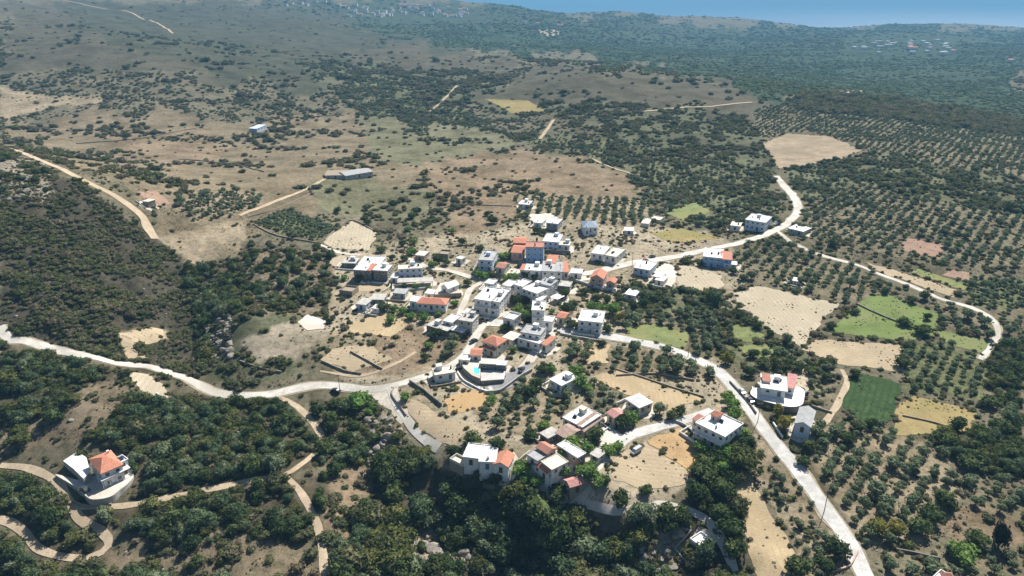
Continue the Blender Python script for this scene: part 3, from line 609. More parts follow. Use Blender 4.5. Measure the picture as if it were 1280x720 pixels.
def house(label, cat, vols, short=None, name='house'):
    root = None
    for vi, vo in enumerate(vols):
        s, Ht, kind, wm, rm = vo[:5]; o = vo[5] if len(vo) > 5 else {}
        p = PX(s); c = p[[0, 2]].mean(0)
        z0 = hit(c[0], c[1], Ht)[0, 2]
        if 'z' in o: z0 = zbase + o['z']
        if vi == 0: zbase = z0
        zr = z0 + Ht
        xs, ys_ = at_z(p[:, 0], p[:, 1], zr); A, B, C = (np.array([xs[i], ys_[i]]) for i in range(3))
        ex = (B - A); w = np.linalg.norm(ex); ex /= w; ey = np.array([-ex[1], ex[0]]); d = float((C - B) @ ey)
        if d < 0: ey = -ey; d = -d
        d = max(d, 2.0) if 'd' not in o else o['d']
        rz = math.atan2(ex[1], ex[0])
        if root is None:
            ctr = A + ex * w / 2 + ey * d / 2; root = empty(name, (ctr[0], ctr[1], z0), 0); tag(root, label, cat); R0 = np.array([ctr[0], ctr[1], z0]); HOUSES.append((ctr[0], ctr[1], short or label))
        corners = [A, B, A + ex * w + ey * d, A + ey * d]
        mark_poly(np.array(corners)); 
        for q in corners: mark(q[0], q[1], 1.2)
        zb = min(float(np.min(H(np.array([q[0] for q in corners]), np.array([q[1] for q in corners])))), z0) - 0.6
        loc = (A[0] - R0[0], A[1] - R0[1], z0 - R0[2]); b0 = zb - z0
        def put(nm, geo, mat, parent=root):
            q = mesh_obj(nm, geo[0], geo[1], MAT[mat], parent); 
            if parent is root: q.location = loc; q.rotation_euler.z = rz
            return q
        rise = o.get('rise', 0.24 * (d if o.get('ridge', 'x') == 'x' else w))
        if kind == 'canopy':
            put('roof', box_geo(-.2, w + .2, -.2, d + .2, Ht - .2, Ht), rm)
            for i in range(o.get('n', 4)):
                for yy in (0.1, d - 0.1):
                    xx = 0.1 + (w - 0.2) * i / (o.get('n', 4) - 1); put('post', box_geo(xx - .1, xx + .1, yy - .1, yy + .1, b0, Ht - .2), wm)
            continue
        if kind in ('flat', 'open'):
            put('wall', box_geo(0, w, 0, d, b0, Ht - 0.25), wm)
            ov = o.get('ov', 0.25); t = 0.22; g = [box_geo(-ov, w + ov, -ov, d + ov, Ht - 0.25, Ht)]; ph = o.get('par', 0.35)
            if ph: g += [box_geo(-ov, w + ov, -ov, -ov + t, Ht, Ht + ph), box_geo(-ov, w + ov, d + ov - t, d + ov, Ht, Ht + ph), box_geo(-ov, -ov + t, -ov + t, d + ov - t, Ht, Ht + ph), box_geo(w + ov - t, w + ov, -ov + t, d + ov - t, Ht, Ht + ph)]
            rf = put('roof', join_geo(g), rm)
            rr_ = random.Random(len(HOUSES) * 7 + vi)
            if w * d > 45 and kind == 'flat':
                if rr_.random() < .6:
                    bx, by = w * rr_.uniform(.15, .7), d * rr_.uniform(.45, .7); mesh_obj('stair_hut', *join_geo([box_geo(bx, bx + 2.2, by, by + 2.2, Ht - .02, Ht + 1.9), box_geo(bx - .12, bx + 2.32, by - .12, by + 2.32, Ht + 1.9, Ht + 2.03)]), MAT[wm if wm != 'darkstone' else 'white'], rf)
                for _ in range(rr_.randrange(1, 3)):
                    tx, ty = w * rr_.uniform(.12, .88), d * rr_.uniform(.15, .85); tr_, th_ = rr_.uniform(.35, .55), rr_.uniform(.8, 1.3)
                    mesh_obj('water_tank', [(tx + tr_ * math.cos(i * math.pi / 4), ty + tr_ * math.sin(i * math.pi / 4), z) for z in (Ht, Ht + th_) for i in range(8)], [(i, (i + 1) % 8, (i + 1) % 8 + 8, i + 8) for i in range(8)] + [tuple(range(8, 16))], MAT[rr_.choice(['greyroof', 'metal', 'shutter', 'rubber'])], rf)
        elif kind == 'shed':
            put('wall', ([(0, 0, b0), (w, 0, b0), (w, d, b0), (0, d, b0), (0, 0, Ht), (w, 0, Ht), (w, d, Ht + rise), (0, d, Ht + rise)], box_geo(0, 1, 0, 1, 0, 1)[1]), wm)
            e = .3; k = rise / d
            rf = put('roof', ([(-e, -e, Ht - e * k + .02), (w + e, -e, Ht - e * k + .02), (w + e, d + e, Ht + rise + e * k + .02), (-e, d + e, Ht + rise + e * k + .02), (-e, -e, Ht - e * k + .18), (w + e, -e, Ht - e * k + .18), (w + e, d + e, Ht + rise + e * k + .18), (-e, d + e, Ht + rise + e * k + .18)], box_geo(0, 1, 0, 1, 0, 1)[1]), rm)
        else:
            swap = o.get('ridge', 'x') == 'y'
            W_, D_ = (d, w) if swap else (w, d)
            T = (lambda v: (v[1], v[0], v[2])) if swap else (lambda v: v)
            fl = (lambda f: tuple(reversed(f))) if swap else (lambda f: f)
            e = 0.35; hip = 0 if kind == 'gable' else min(W_ * 0.45, D_ * 0.5)
            k = rise / (D_ / 2)
            if kind == 'gable':
                v = [(0, 0, b0), (W_, 0, b0), (W_, D_, b0), (0, D_, b0), (0, 0, Ht), (W_, 0, Ht), (W_, D_, Ht), (0, D_, Ht), (0, D_ / 2, Ht + rise), (W_, D_ / 2, Ht + rise)]
                f = [(0, 3, 2, 1), (0, 1, 5, 4), (2, 3, 7, 6), (1, 2, 6, 9, 5), (3, 0, 4, 8, 7), (4, 5, 9, 8), (7, 8, 9, 6)]
            else:
                v, f = box_geo(0, W_, 0, D_, b0, Ht)
            put('wall', ([T(q) for q in v], [fl(q) for q in f]), wm)
            h0 = Ht - e * k + .03; ek = e if kind == 'gable' else e
            lo = [(-ek, -e, h0), (W_ + ek, -e, h0), (W_ + ek, D_ + e, h0), (-ek, D_ + e, h0)]; th = .2
            r0, r1 = (-ek + hip, W_ + ek - hip)
            rd = Ht + rise + .03
            v = lo + [(x, y, z + th) for x, y, z in lo] + [(r0, D_ / 2, rd + th), (r1, D_ / 2, rd + th)] + [(r0, D_ / 2, rd), (r1, D_ / 2, rd)]
            f = [(4, 5, 9, 8), (6, 7, 8, 9), (5, 6, 9), (7, 4, 8), (0, 10, 11, 1), (2, 11, 10, 3), (1, 11, 2), (3, 10, 0), (0, 1, 5, 4), (2, 3, 7, 6)]
            if kind == 'gable': f = [q for q in f if len(q) == 4] + [(5, 1, 11, 9), (9, 11, 2, 6), (4, 8, 10, 0), (8, 7, 3, 10)]
            else: f += [(1, 2, 6, 5), (3, 0, 4, 7)]
            rf = put('roof', ([T(q) for q in v], [fl(q) for q in f]), rm)
        # openings
        fm = o.get('frame', 'white'); sides = o.get('win', 'frl'); st = o.get('st', max(1, round(Ht / 3.2)))
        nmax = o.get('nw', 9); wh = 1.1 if Ht > 2.6 else 0.7
        for sd_ in sides:
            L = w if sd_ in 'fb' else d
            cnt = min(nmax, max(1, int((L - 0.6) / 2.7)))
            for q in range(st):
                zt = Ht - 0.75 - 3.0 * q - wh
                if zt < b0 + 0.5: continue
                for i in range(cnt):
                    t = (i + 0.5) / cnt * L
                    isdoor = sd_ == o.get('door', 'f') and q == st - 1 and i == cnt // 2 and Ht > 2.4
                    if sd_ == 'f': pos, a = (t, 0), 0
                    elif sd_ == 'r': pos, a = (w, t), math.pi / 2
                    elif sd_ == 'l': pos, a = (0, L - t), -math.pi / 2
                    else: pos, a = (L - t, d), math.pi
                    wx = A + ex * pos[0] + ey * pos[1]; hz = float(H(np.array([wx[0]]), np.array([wx[1]]))[0]) - z0
                    ll = (wx[0] - R0[0], wx[1] - R0[1])
                    if isdoor: inst('door', door_mesh('shutter' if (i + vi) % 2 else 'doorbrown'), root, (*ll, loc[2] + max(hz, Ht - 3.0 * st)), rz + a); continue
                    if zt < hz + 0.3: continue
                    wm_, pm_ = win_meshes(1.15 if L > 4 else 0.9, wh, fm); wo = inst('window', wm_, root, (*ll, loc[2] + zt), rz + a); inst('pane', pm_, wo)
        if 'balc' in o:
            for q in range(o['balc']):
                zt = Ht - 3.0 * (q + 1); bd = 1.5
                bo = put('balcony', join_geo([box_geo(0.2, w - 0.2, -bd, -0.003, zt - .2, zt)]), o.get('bm', 'white'))
                rl = mesh_obj('railing', *join_geo([box_geo(.2, w - .2, -bd + .01, -bd + .08, zt + .75, zt + .85), box_geo(.2, w - .2, -bd + .02, -bd + .07, zt + .12, zt + .2)] + [box_geo(.2 + (w - .5) * i / 8, .28 + (w - .5) * i / 8, -bd + .02, -bd + .07, zt, zt + .76) for i in range(9)]), MAT[o.get('bm', 'white')], bo)
                for i in range(3 if o.get('cols', True) else 0):
                    xx = .3 + (w - .6) * i / 2; put('column', box_geo(xx - .12, xx + .12, -bd + .1, -bd + .34, b0, zt - .2), o.get('bm', 'white'))
        for (fx, fy) in o.get('chim', []):
            cx, cyy = w * fx, d * fy; mesh_obj('chimney', *join_geo([box_geo(cx - .3, cx + .3, cyy - .3, cyy + .3, Ht - .3, Ht + rise * .6 + .9), box_geo(cx - .38, cx + .38, cyy - .38, cyy + .38, Ht + rise * .6 + .9, Ht + rise * .6 + 1.02)]), MAT['white'], rf)
        for (fx, fy) in o.get('solar', []):
            cx, cyy = w * fx, d * fy; g = []
            for k in range(10):
                a = k * math.pi / 5; g.append((cx - .6, cyy + .3 * math.cos(a) + .7, Ht + .95 + .3 * math.sin(a)))
            for k in range(10):
                a = k * math.pi / 5; g.append((cx + .6, cyy + .3 * math.cos(a) + .7, Ht + .95 + .3 * math.sin(a)))
            tank = (g, [(k, (k + 1) % 10, (k + 1) % 10 + 10, k + 10) for k in range(10)] + [tuple(range(9, -1, -1)), tuple(range(10, 20))])
            hs = mesh_obj('solar_heater', *tank, MAT['metal'], rf)
            mesh_obj('panel', [(cx - .7, cyy - .8, Ht + .05), (cx + .7, cyy - .8, Ht + .05), (cx + .7, cyy + .6, Ht + .8), (cx - .7, cyy + .6, Ht + .8), (cx - .7, cyy - .8, Ht + .12), (cx + .7, cyy - .8, Ht + .12), (cx + .7, cyy + .6, Ht + .87), (cx - .7, cyy + .6, Ht + .87)], box_geo(0, 1, 0, 1, 0, 1)[1], MAT['pvdark'], hs)
            mesh_obj('stand', *box_geo(cx - .5, cx + .5, cyy + .62, cyy + .72, Ht - .05, Ht + .7), MAT['metal'], hs)
    YARDS.append((A, ex, ey, w, d, label, short or label)); return root
YARDS = []
def platform(label, cat, s, h, top='yard', side='concrete', name='terrace', par=0.0, zoff=0.0, short=None):
    p = PX(s); c = p.mean(0); z0 = hit(c[0], c[1], h)[0, 2]
    if len(p) > 6: p = catmull(np.vstack([p[-2:], p, p[:2]]), 3.0); k0 = int(np.argmin(np.abs(p - PX(s)[0]).sum(1))); k1 = len(p) - 1 - int(np.argmin(np.abs(p[::-1] - PX(s)[0]).sum(1))); k1 = k1 if k1 > k0 else len(p); p = p[k0:k1]
    zt = z0 + h; xs, ys_ = at_z(p[:, 0], p[:, 1], zt); n_ = len(p)
    if np.sum(xs * np.roll(ys_, -1) - np.roll(xs, -1) * ys_) < 0: xs, ys_ = xs[::-1], ys_[::-1]
    cx, cyy = xs.mean(), ys_.mean(); zb = float(min(H(xs, ys_).min(), z0)) - 1
    root = empty(name, (cx, cyy, z0)); tag(root, label, cat); mark_poly(np.stack([xs, ys_], 1))
    lo = [(x - cx, y - cyy, zb - z0) for x, y in zip(xs, ys_)]; hi = [(x - cx, y - cyy, h - .12) for x, y in zip(xs, ys_)]
    mesh_obj('retaining_wall', lo + hi, [(i, (i + 1) % n_, (i + 1) % n_ + n_, i + n_) for i in range(n_)] + [tuple(range(n_, 2 * n_))], MAT[side], root)
    t0 = [(x, y, h - .118) for x, y, _ in hi]; t1 = [(x, y, h) for x, y, _ in hi]
    mesh_obj('paving', t0 + t1, [(i, (i + 1) % n_, (i + 1) % n_ + n_, i + n_) for i in range(n_)] + [tuple(range(n_, 2 * n_)), tuple(range(n_ - 1, -1, -1))], MAT[top], root)
    return root, zt
def garden_wall(label, s, h=1.1, th=0.45, mat='stone', name='stone_wall', cat='wall', pts=None):
    P = catmull(hitp(s)[:, :2], 2.0) if pts is None else pts; T = np.gradient(P, axis=0); T /= np.linalg.norm(T, axis=1)[:, None] + 1e-9; Nn = np.stack([-T[:, 1], T[:, 0]], 1) * th / 2
    Lp, Rp = P + Nn, P - Nn; zl = H(P[:, 0], P[:, 1]); hh = h * (1 + vnoise(np.arange(len(P)) * .6, np.zeros(len(P)), 4) * 0.3)
    c = P.mean(0); z0 = float(zl.min()); V = []
    for i in range(len(P)):
        for q, z in ((Lp[i], zl[i] - .5), (Rp[i], zl[i] - .5), (Rp[i], zl[i] + hh[i]), (Lp[i], zl[i] + hh[i])): V.append((q[0] - c[0], q[1] - c[1], z - z0))
    F = [(0, 1, 2, 3)]
    for i in range(len(P) - 1):
        a = i * 4; b = a + 4
        for j in range(4): F.append((a + j, b + j, b + (j + 1) % 4, a + (j + 1) % 4))
    k = (len(P) - 1) * 4; F.append((k + 3, k + 2, k + 1, k))
    o = mesh_obj(name, V, F, MAT[mat]); o.location = (c[0], c[1], z0); tag(o, label, cat)
    for q in P: mark(q[0], q[1], 0.8)
    return o

# terraces and pool first (houses stand beside them)
_, VILLA_Z = platform('pale paved lower terrace of the tiled villa with curved shaded retaining wall', 'terrace', '69,593 84,596 100,600 113,596 160,585 167,594 160,604 150,612 137,621 115,624 104,617 92,607', 1.3)
platform('raised white gravel terrace behind the tiled villa', 'terrace', '79,576 97,564 108,572 113,590 104,598 92,586', 2.8, 'roofwhite')
platform('curved white terrace with grey retaining wall around the terrace house', 'terrace', '938,491 948,484 1000,484 1005,500 1000,507 984,508 962,503 946,498', 2.2, 'roofwhite', 'darkstone')
pr, pz = platform('pool patio behind a curved dark retaining wall', 'terrace', '573,448 588,442 601,448 600,473 590,469 580,460', 2.4, 'yard', 'darkstone')
platform('walled terrace in front of the white chapel', 'terrace', '543,368 550,354 566,351 577,366', 2.0, 'yard', 'stone')
platform('striped grey terrace with planted beds beside the pool', 'terrace', '600.5,462 632,464 630,474 601,476', 1.6, 'roadgrey', 'darkstone')
# swimming pool set on the patio
xs, ys_ = at_z(*PX('592.5,459 599.5,460 599,468.5 592,466').T, pz); cx, cyy = xs.mean(), ys_.mean()
pool = empty('swimming_pool', (cx, cyy, pz)); tag(pool, 'small turquoise swimming pool on the walled patio', 'pool')
o4 = [(x - cx, y - cyy) for x, y in zip(xs, ys_)][::-1]
if (o4[1][0] - o4[0][0]) * (o4[2][1] - o4[1][1]) - (o4[1][1] - o4[0][1]) * (o4[2][0] - o4[1][0]) < 0: o4 = o4[::-1]
mesh_obj('water', [(x, y, .05) for x, y in o4], [(0, 1, 2, 3)], MAT['poolwater'], pool)
rim = [(x * 1.18, y * 1.18) for x, y in o4]
mesh_obj('coping', [(x, y, .0) for x, y in rim] + [(x, y, .1) for x, y in rim] + [(x, y, .1) for x, y in o4] + [(x, y, .0) for x, y in o4], [(i, (i + 1) % 4, (i + 1) % 4 + 4, i + 4) for i in range(4)] + [(i + 4, (i + 1) % 4 + 4, (i + 1) % 4 + 8, i + 8) for i in range(4)] + [(i + 8, (i + 1) % 4 + 8, (i + 1) % 4 + 12, i + 12) for i in range(4)], MAT['roofwhite'], pool)

Wt, RWt, CC, ST, DS, TL, TO, GR, BR_ = 'white', 'roofwhite', 'concrete', 'stone', 'darkstone', 'tile', 'tileold', 'greyroof', 'brownroof'
house('white villa with terracotta hipped roof and columned porch above a curved wall', 'house', [
  ('112,574 126.5,592 150,578', 6.0, 'hip', Wt, TL, dict(rise=2.0, ridge='y', chim=[(.25, .8)], win='fr')),
  ('127,601 162,584.5 158.5,577.5', 3.9, 'canopy', Wt, RWt, dict(n=5, z=0)), ('147.5,580.5 159.5,574.5 156,568', 5.6, 'flat', Wt, RWt, dict(par=.4, st=2, solar=[(.6, .5)], win='fr', frame='doorbrown', z=0))], 'the tiled villa')
house('long white house in three parts, its right end under an orange gable roof', 'house', [
  ('579,571 598,573.5 600,556', 4.6, 'flat', Wt, RWt, dict(st=1, par=.3)),
  ('599,577 619,578 622,557.5', 4.6, 'flat', Wt, RWt, dict(st=1, par=.3)),
  ('617,580 635,583.5 639,568', 4.2, 'gable', Wt, TL, dict(ridge='y', st=1, rise=1.2))], 'the three-part white house')
house('roofless pale stone ruin beside the three-part white house', 'ruin', [('562,575 578,583 582,574', 2.4, 'open', ST, 'cream', dict(win='', par=.8, ov=0))], 'the roofless ruin')
house('large house with white flat roof edged by a brown sloping roof', 'house', [
  ('704,522 728,534 748.5,517.5', 4.4, 'flat', 'cream', RWt, dict(solar=[(.35, .25)], par=.25, st=1)),
  ('730,539.5 752.5,523 749,517', 3.0, 'shed', 'cream', BR_, dict(rise=1.5, d=3.0, win='f'))], 'the large white-roofed house')
house('low stone house with brown pitched roof below the large white-roofed house', 'house', [('695,541 709,549 727,534', 3.4, 'gable', ST, BR_, dict(rise=.9, ridge='x', nw=2))], 'the brown-roofed stone house')
house('small grey-roofed stone shed at the edge of the lower grove', 'shed', [('675,541 685,547.5 695,537', 3.0, 'flat', DS, CC, dict(nw=1, par=0))], 'the grove shed')
house('long dark-walled house with a narrow white flat roof', 'house', [('697,556 722,572 728,564', 3.6, 'flat', BR_, RWt, dict(nw=3, par=.2))], 'the long dark-walled house')
house('small cottage with rust-red gable roof between flat-roofed houses', 'cottage', [('671,559 684,567 690,558', 4.0, 'gable', 'pink', TO, dict(rise=.9, nw=2))], 'the rust-roofed cottage')
house('grey flat-roofed house beside the rust-roofed cottage', 'house', [('659,568 672,576 683,566', 3.6, 'flat', Wt, GR, dict(nw=2, par=.2))], 'the grey flat house')
house('white house with pale flat roof and a strip of red tiles along its front', 'house', [
  ('677,577 690,587 708,576', 4.6, 'flat', Wt, 'cream', dict(nw=3, par=.2)),
  ('668,580 684,592 689,586', 3.6, 'shed', Wt, TL, dict(rise=1.0, nw=3, d=2.6))], 'the red-fronted white house')
house('low barn with faded brown roof at the edge of the gorge', 'barn', [('713,609 731,603.5 726,594', 3.4, 'gable', ST, 'tilepink', dict(rise=.9, nw=2))], 'the faded barn')
house('open hut with pink tiled gable roof on posts', 'hut', [('759,516 768,522.5 776,513.5', 3.6, 'gable', 'cream', 'tilepink', dict(rise=.8, nw=1))], 'the pink-roofed hut')
house('white house with shallow hipped white roof among garden trees', 'house', [('783,499 799,509.5 820,506', 3.8, 'hip', 'cream', RWt, dict(rise=1.2, nw=3))], 'the white hipped house')
house('tiny grey concrete shed in the leafy garden', 'shed', [('738,567 748,572 755,564', 2.6, 'flat', CC, CC, dict(nw=1, par=0))], 'the tiny garden shed')
house('white two-storey house with broad flat roof and terracotta turret beside the drive', 'house', [
  ('870,529 906,546.5 928,530', 6.6, 'flat', Wt, RWt, dict(balc=1, par=.4, solar=[(.5, .6)])),
  ('889,517.5 896,521 904,515', 8.6, 'hip', 'pink', TL, dict(rise=.9, nw=1, z=0, d=3.5)),
  ('866,524 873,528 881,521', 5.8, 'shed', Wt, TO, dict(rise=.8, nw=1, d=3))], 'the turret house')
house('white house with wide eaves and pink tiled wing on the curved terrace', 'house', [
  ('953,484 982,488.5 987,473', 5.4, 'flat', Wt, RWt, dict(st=1, par=.2, ov=.7, solar=[(.6, .6)])),
  ('983,484 993,486 996,472', 5.0, 'shed', Wt, 'tilepink', dict(rise=1.0, nw=2)),
  ('954,476 963,477 965,470', 6.2, 'shed', Wt, TO, dict(rise=.6, nw=1, z=0))], 'the terrace house')
house('pale blue barn with grey gable roof beside the main road', 'barn', [('994,529 1013,534 1026,516', 5.2, 'gable', 'paleblue', GR, dict(rise=1.3, ridge='y', st=1, nw=2))], 'the blue barn')
house('white-walled garage with a single sloping roof beside the leafy lane', 'garage', [('687,474 702,482 715,468', 3.6, 'flat', Wt, RWt, dict(nw=2, par=.15))], 'the white garage')
house('grey-roofed white house with a long shaded wing and red-tiled corner', 'house', [
  ('651,415.5 675,419.5 680,409', 5.2, 'flat', Wt, GR, dict(nw=4)),
  ('647,422.5 674,430 679,423', 3.6, 'flat', Wt, RWt, dict(nw=4, d=3.5)),
  ('677,430 683,432 687,422', 3.8, 'shed', Wt, TL, dict(rise=.8, nw=1))], 'the grey-roofed house')
house('small concrete outbuilding behind the terracotta hipped house', 'shed', [('628,421 641,425 645,416', 3.0, 'flat', CC, 'cream', dict(nw=2, par=0))], 'the concrete outbuilding')
house('house with terracotta hipped roof, lower porch roof and white arched side', 'house', [
  ('603,426.5 621,432.5 631,424', 5.2, 'hip', 'cream', TL, dict(rise=1.7, nw=3)),
  ('603,433 618,438.5 622,434', 3.6, 'shed', 'cream', TL, dict(rise=.9, d=3.0, nw=2))], 'the terracotta hipped house')
house('small pool house with orange-red pitched roof', 'cottage', [('588,444 601,444.5 602,436', 4.0, 'gable', Wt, TL, dict(rise=.9, nw=2))], 'the pool house')
house('small white cube house beside the pool house', 'house', [('575,449.5 586,450.5 588,444', 3.6, 'flat', 'cream', RWt, dict(nw=2, par=.3))], 'the white cube house')
house('long low house with two white roof slabs above the striped terrace', 'house', [
  ('601,454 619,455 620,449', 3.8, 'flat', 'darkstone', 'cream', dict(nw=3, par=.1)),
  ('620,455.5 632,456.5 633,451', 3.4, 'flat', 'darkstone', RWt, dict(nw=2, par=.1))], 'the long low house')
house('flat tan-roofed house with white wall beside the western road bend', 'house', [('544,469 569,465 562,457.5', 3.6, 'flat', Wt, 'cream', dict(nw=3, par=.2))], 'the tan-roofed house')
house('white flat-roofed house with tall front and lower terrace wing', 'house', [
  ('665,388 680.5,388.5 682,377', 9.0, 'flat', Wt, RWt, dict(balc=1, st=3, nw=2, par=.4, cols=False)),
  ('677.5,401 690,402.5 692,396', 4.6, 'flat', Wt, RWt, dict(nw=2, st=1))], 'the tower house')
house('two-storey house with big pale flat roof and dark balconies among trees', 'house', [('723,400.5 752,403.5 756.5,389.5', 5.4, 'flat', Wt, RWt, dict(balc=2, st=2, par=.3))], 'the balcony house')
house('large white house with recessed dark windows above a shaded lower storey', 'house', [
  ('593,374 613,377 617,360', 7.6, 'flat', Wt, RWt, dict(balc=1, st=2, solar=[(.3, .7)], par=.45)),
  ('613,377 624,378.5 629,361', 6.6, 'flat', Wt, RWt, dict(balc=1, st=2, par=.6, solar=[(.5, .7)])),
  ('593,385 621,388 624,379', 3.4, 'flat', 'paleblue', RWt, dict(st=1, par=.7))], 'the large white house')  # shade on the lower storey put into its pale blue wall colour
house('complex of white flat-roofed halls with a grey roof behind', 'house', [
  ('643,356 653,358.5 661.5,351', 6.0, 'flat', Wt, RWt, dict(nw=2)),
  ('652.5,360.5 671,367 683,355', 5.6, 'flat', Wt, RWt, dict(nw=3, par=.25)),
  ('672,354 688,357.5 694,350', 6.2, 'flat', Wt, GR, dict(nw=3, par=.2))], 'the white halls')
house('tall grey concrete house above the village road', 'house', [('573,400 590,402.5 598,393.5', 6.4, 'flat', CC, CC, dict(nw=2, par=.2, st=2))], 'the grey concrete house')
house('white flat-roofed house beside the grey concrete house', 'house', [('554,401 565,403.5 571,394', 4.6, 'flat', Wt, RWt, dict(nw=2, par=.3))], 'the white flat neighbour')
house('long stone shed with weathered grey flat roof above the red bank', 'shed', [('533,406 559,413.5 563,407', 3.4, 'flat', DS, CC, dict(nw=3, par=0))], 'the weathered long shed')
house('low shed with pale roof beside the village road', 'shed', [('564,412 578,415 580.5,409.5', 3.0, 'flat', DS, RWt, dict(nw=2, par=0))], 'the pale-roofed shed')
house('low white house under terracotta hip roofs facing the garden trees', 'house', [
  ('521,379 557,381 555,373', 4.0, 'hip', Wt, TL, dict(rise=1.4, nw=5)),
  ('512,376.5 520.5,377.5 522,370', 4.2, 'flat', Wt, RWt, dict(nw=1))], 'the terracotta garden house')
house('white gabled chapel on a walled terrace', 'chapel', [('551.5,358 560,361 566.5,353', 4.6, 'gable', Wt, RWt, dict(rise=1.8, ridge='y', nw=1, st=1, win='fr'))], 'the white chapel', 'chapel')
house('stone house with white flat roof and a red-tiled corner', 'house', [
  ('442,337 457,338 459,330', 6.2, 'flat', DS, RWt, dict(nw=3, par=.2)),
  ('457.5,338 463,338.5 465,331', 6.0, 'shed', DS, TL, dict(rise=.7, nw=1))], 'the red-cornered stone house')
house('dark stone house with white flat roof beside the red-cornered one', 'house', [('466,337.5 483.5,338.5 487,331', 6.2, 'flat', DS, RWt, dict(nw=3, par=.2))], 'the dark stone house')
house('broad white-roofed house behind the stone houses', 'house', [('448,330 474,331 476,321', 3.8, 'flat', Wt, RWt, dict(nw=4, par=.3, solar=[(.3, .5)]))], 'the broad white-roofed house')
house('low grey-walled shed behind the stone houses', 'shed', [('427,328.5 444,329 446,323', 3.0, 'flat', DS, CC, dict(nw=2, par=0))], 'the low grey-walled shed')
house('white house with blue-grey windows and dark veranda below', 'house', [
  ('498,336.5 528,335 529,330', 6.0, 'flat', 'paleblue', 'cream', dict(nw=5, par=.2, st=2)),
  ('497,353 541,351.5 539,346.5', 2.8, 'canopy', CC, CC, dict(n=5))], 'the veranda house')
house('small stone shed with pale roof above the straw plot', 'shed', [('445,379.5 457,381 462,373', 3.0, 'flat', 'paleblue', CC, dict(nw=2, par=0))], 'the straw-plot shed')
house('low grey-roofed shed under the big garden tree', 'shed', [('463,374 479,374.5 481,367.5', 2.8, 'flat', DS, CC, dict(nw=2, par=0))], 'the tree-shaded shed')
house('small dark stone outhouse on the slope above the village', 'shed', [('519,319 530,320 531,313.5', 3.0, 'flat', ST, 'cream', dict(nw=1, par=.3))], 'the stone outhouse')
house('small white hut beside the slope path', 'hut', [('570,322.5 577,324 581,321', 3.0, 'flat', Wt, RWt, dict(nw=1, par=.2))], 'the slope hut')
house('pale blue two-storey house with grey roof and wide balcony', 'house', [('598,325 615.5,326 618,314', 6.2, 'flat', 'paleblue', GR, dict(balc=1, nw=3, par=.3, solar=[(.3, .8)]))], 'the pale blue balcony house')
house('house with two bright orange-tiled roofs at the upper village edge', 'house', [
  ('639,315.5 654,316.5 656.5,307', 4.4, 'gable', 'pink', TL, dict(rise=1.4, nw=3)),
  ('642,303.5 657,304 657,297', 5.4, 'gable', 'pink', TL, dict(rise=1.0, nw=2))], 'the orange-tiled house')
house('tall sky-blue house with red roof edge and white side wall', 'house', [
  ('657.5,309 679.5,309.5 682,303', 9.4, 'flat', 'blue', TO, dict(st=3, nw=4, par=.3, frame='white'))], 'the sky-blue house')
house('white house with teal-shaded front and flat roof', 'house', [
  ('678.5,301.5 698,303 700.5,293', 5.0, 'flat', 'paleblue', RWt, dict(nw=4, par=.3)),  # teal shade of the white front painted as pale blue walls
  ('696.5,306 711.5,307 714,302', 3.6, 'flat', 'paleblue', 'cream', dict(nw=3, par=.3))], 'the teal-shaded house')
house('row house with white and grey flat roofs and orange-tiled ends', 'house', [
  ('656,337.5 676,338.5 680,331', 4.6, 'flat', Wt, RWt, dict(nw=4, par=.2)),
  ('677,339 703,340 705,327', 5.0, 'flat', Wt, GR, dict(nw=5, par=.25)),
  ('704,340 711,340 713,328', 4.4, 'shed', Wt, TL, dict(rise=.6, nw=1)),
  ('682,328 694,329 695,321', 4.6, 'shed', Wt, TL, dict(rise=.8, nw=2)),
  ('650,337.5 656,338 658,332', 3.6, 'shed', Wt, TL, dict(rise=.6, nw=1))], 'the long row house')
house('white house with broken flat roofs half hidden by garden trees', 'house', [
  ('739,316.5 754,318.5 760,308', 4.2, 'flat', Wt, RWt, dict(nw=3)),
  ('756,319 770,321.5 778,311', 4.2, 'flat', Wt, 'cream', dict(nw=3))], 'the tree-hidden house')
house('white villa with blue-grey twin hipped roof in front of the olive rows', 'house', [('729,284.5 747,284.5 749,276.5', 4.4, 'hip', Wt, 'slate', dict(rise=2.0, nw=4)), ('731,287 737,287 738,282', 4.0, 'gable', Wt, 'slate', dict(rise=1.2, ridge='y', nw=1))], 'the blue-roofed villa')
house('grey house with dark windows at the upper yard', 'house', [
  ('683,278.5 697,280 699,273.5', 4.6, 'flat', GR, RWt, dict(nw=4, par=.3)), ('667,278 677,279 679,273', 3.2, 'flat', Wt, RWt, dict(nw=2, par=.2))], 'the upper grey house')
house('small white farm building at the edge of the reddish slope', 'shed', [('648,255 661,256 663,251', 3.6, 'flat', Wt, RWt, dict(nw=2, par=.2))], 'the white farm building')
house('pink-walled house with red gable roof and small tiled annex beside the upper road', 'house', [
  ('738,347 754,349 760,341', 5.0, 'gable', 'pink', TL, dict(rise=1.9, ridge='y', nw=3)),
  ('758,352.5 768,354 771,349', 3.8, 'gable', 'pink', TL, dict(rise=.9, ridge='y', nw=1))], 'the pink gabled house')
house('blue-walled house with white flat roof and red-tiled corner on the upper road', 'house', [
  ('879,320.5 902,323 907,312', 5.6, 'flat', 'blue', RWt, dict(nw=5, par=.3)),
  ('902,324 915,325 917,317', 4.8, 'shed', 'blue', TL, dict(rise=.9, nw=2)), ('905,329.5 921,331 922,327', 2.6, 'flat', 'paleblue', RWt, dict(nw=2, par=.1))], 'the blue-walled house')
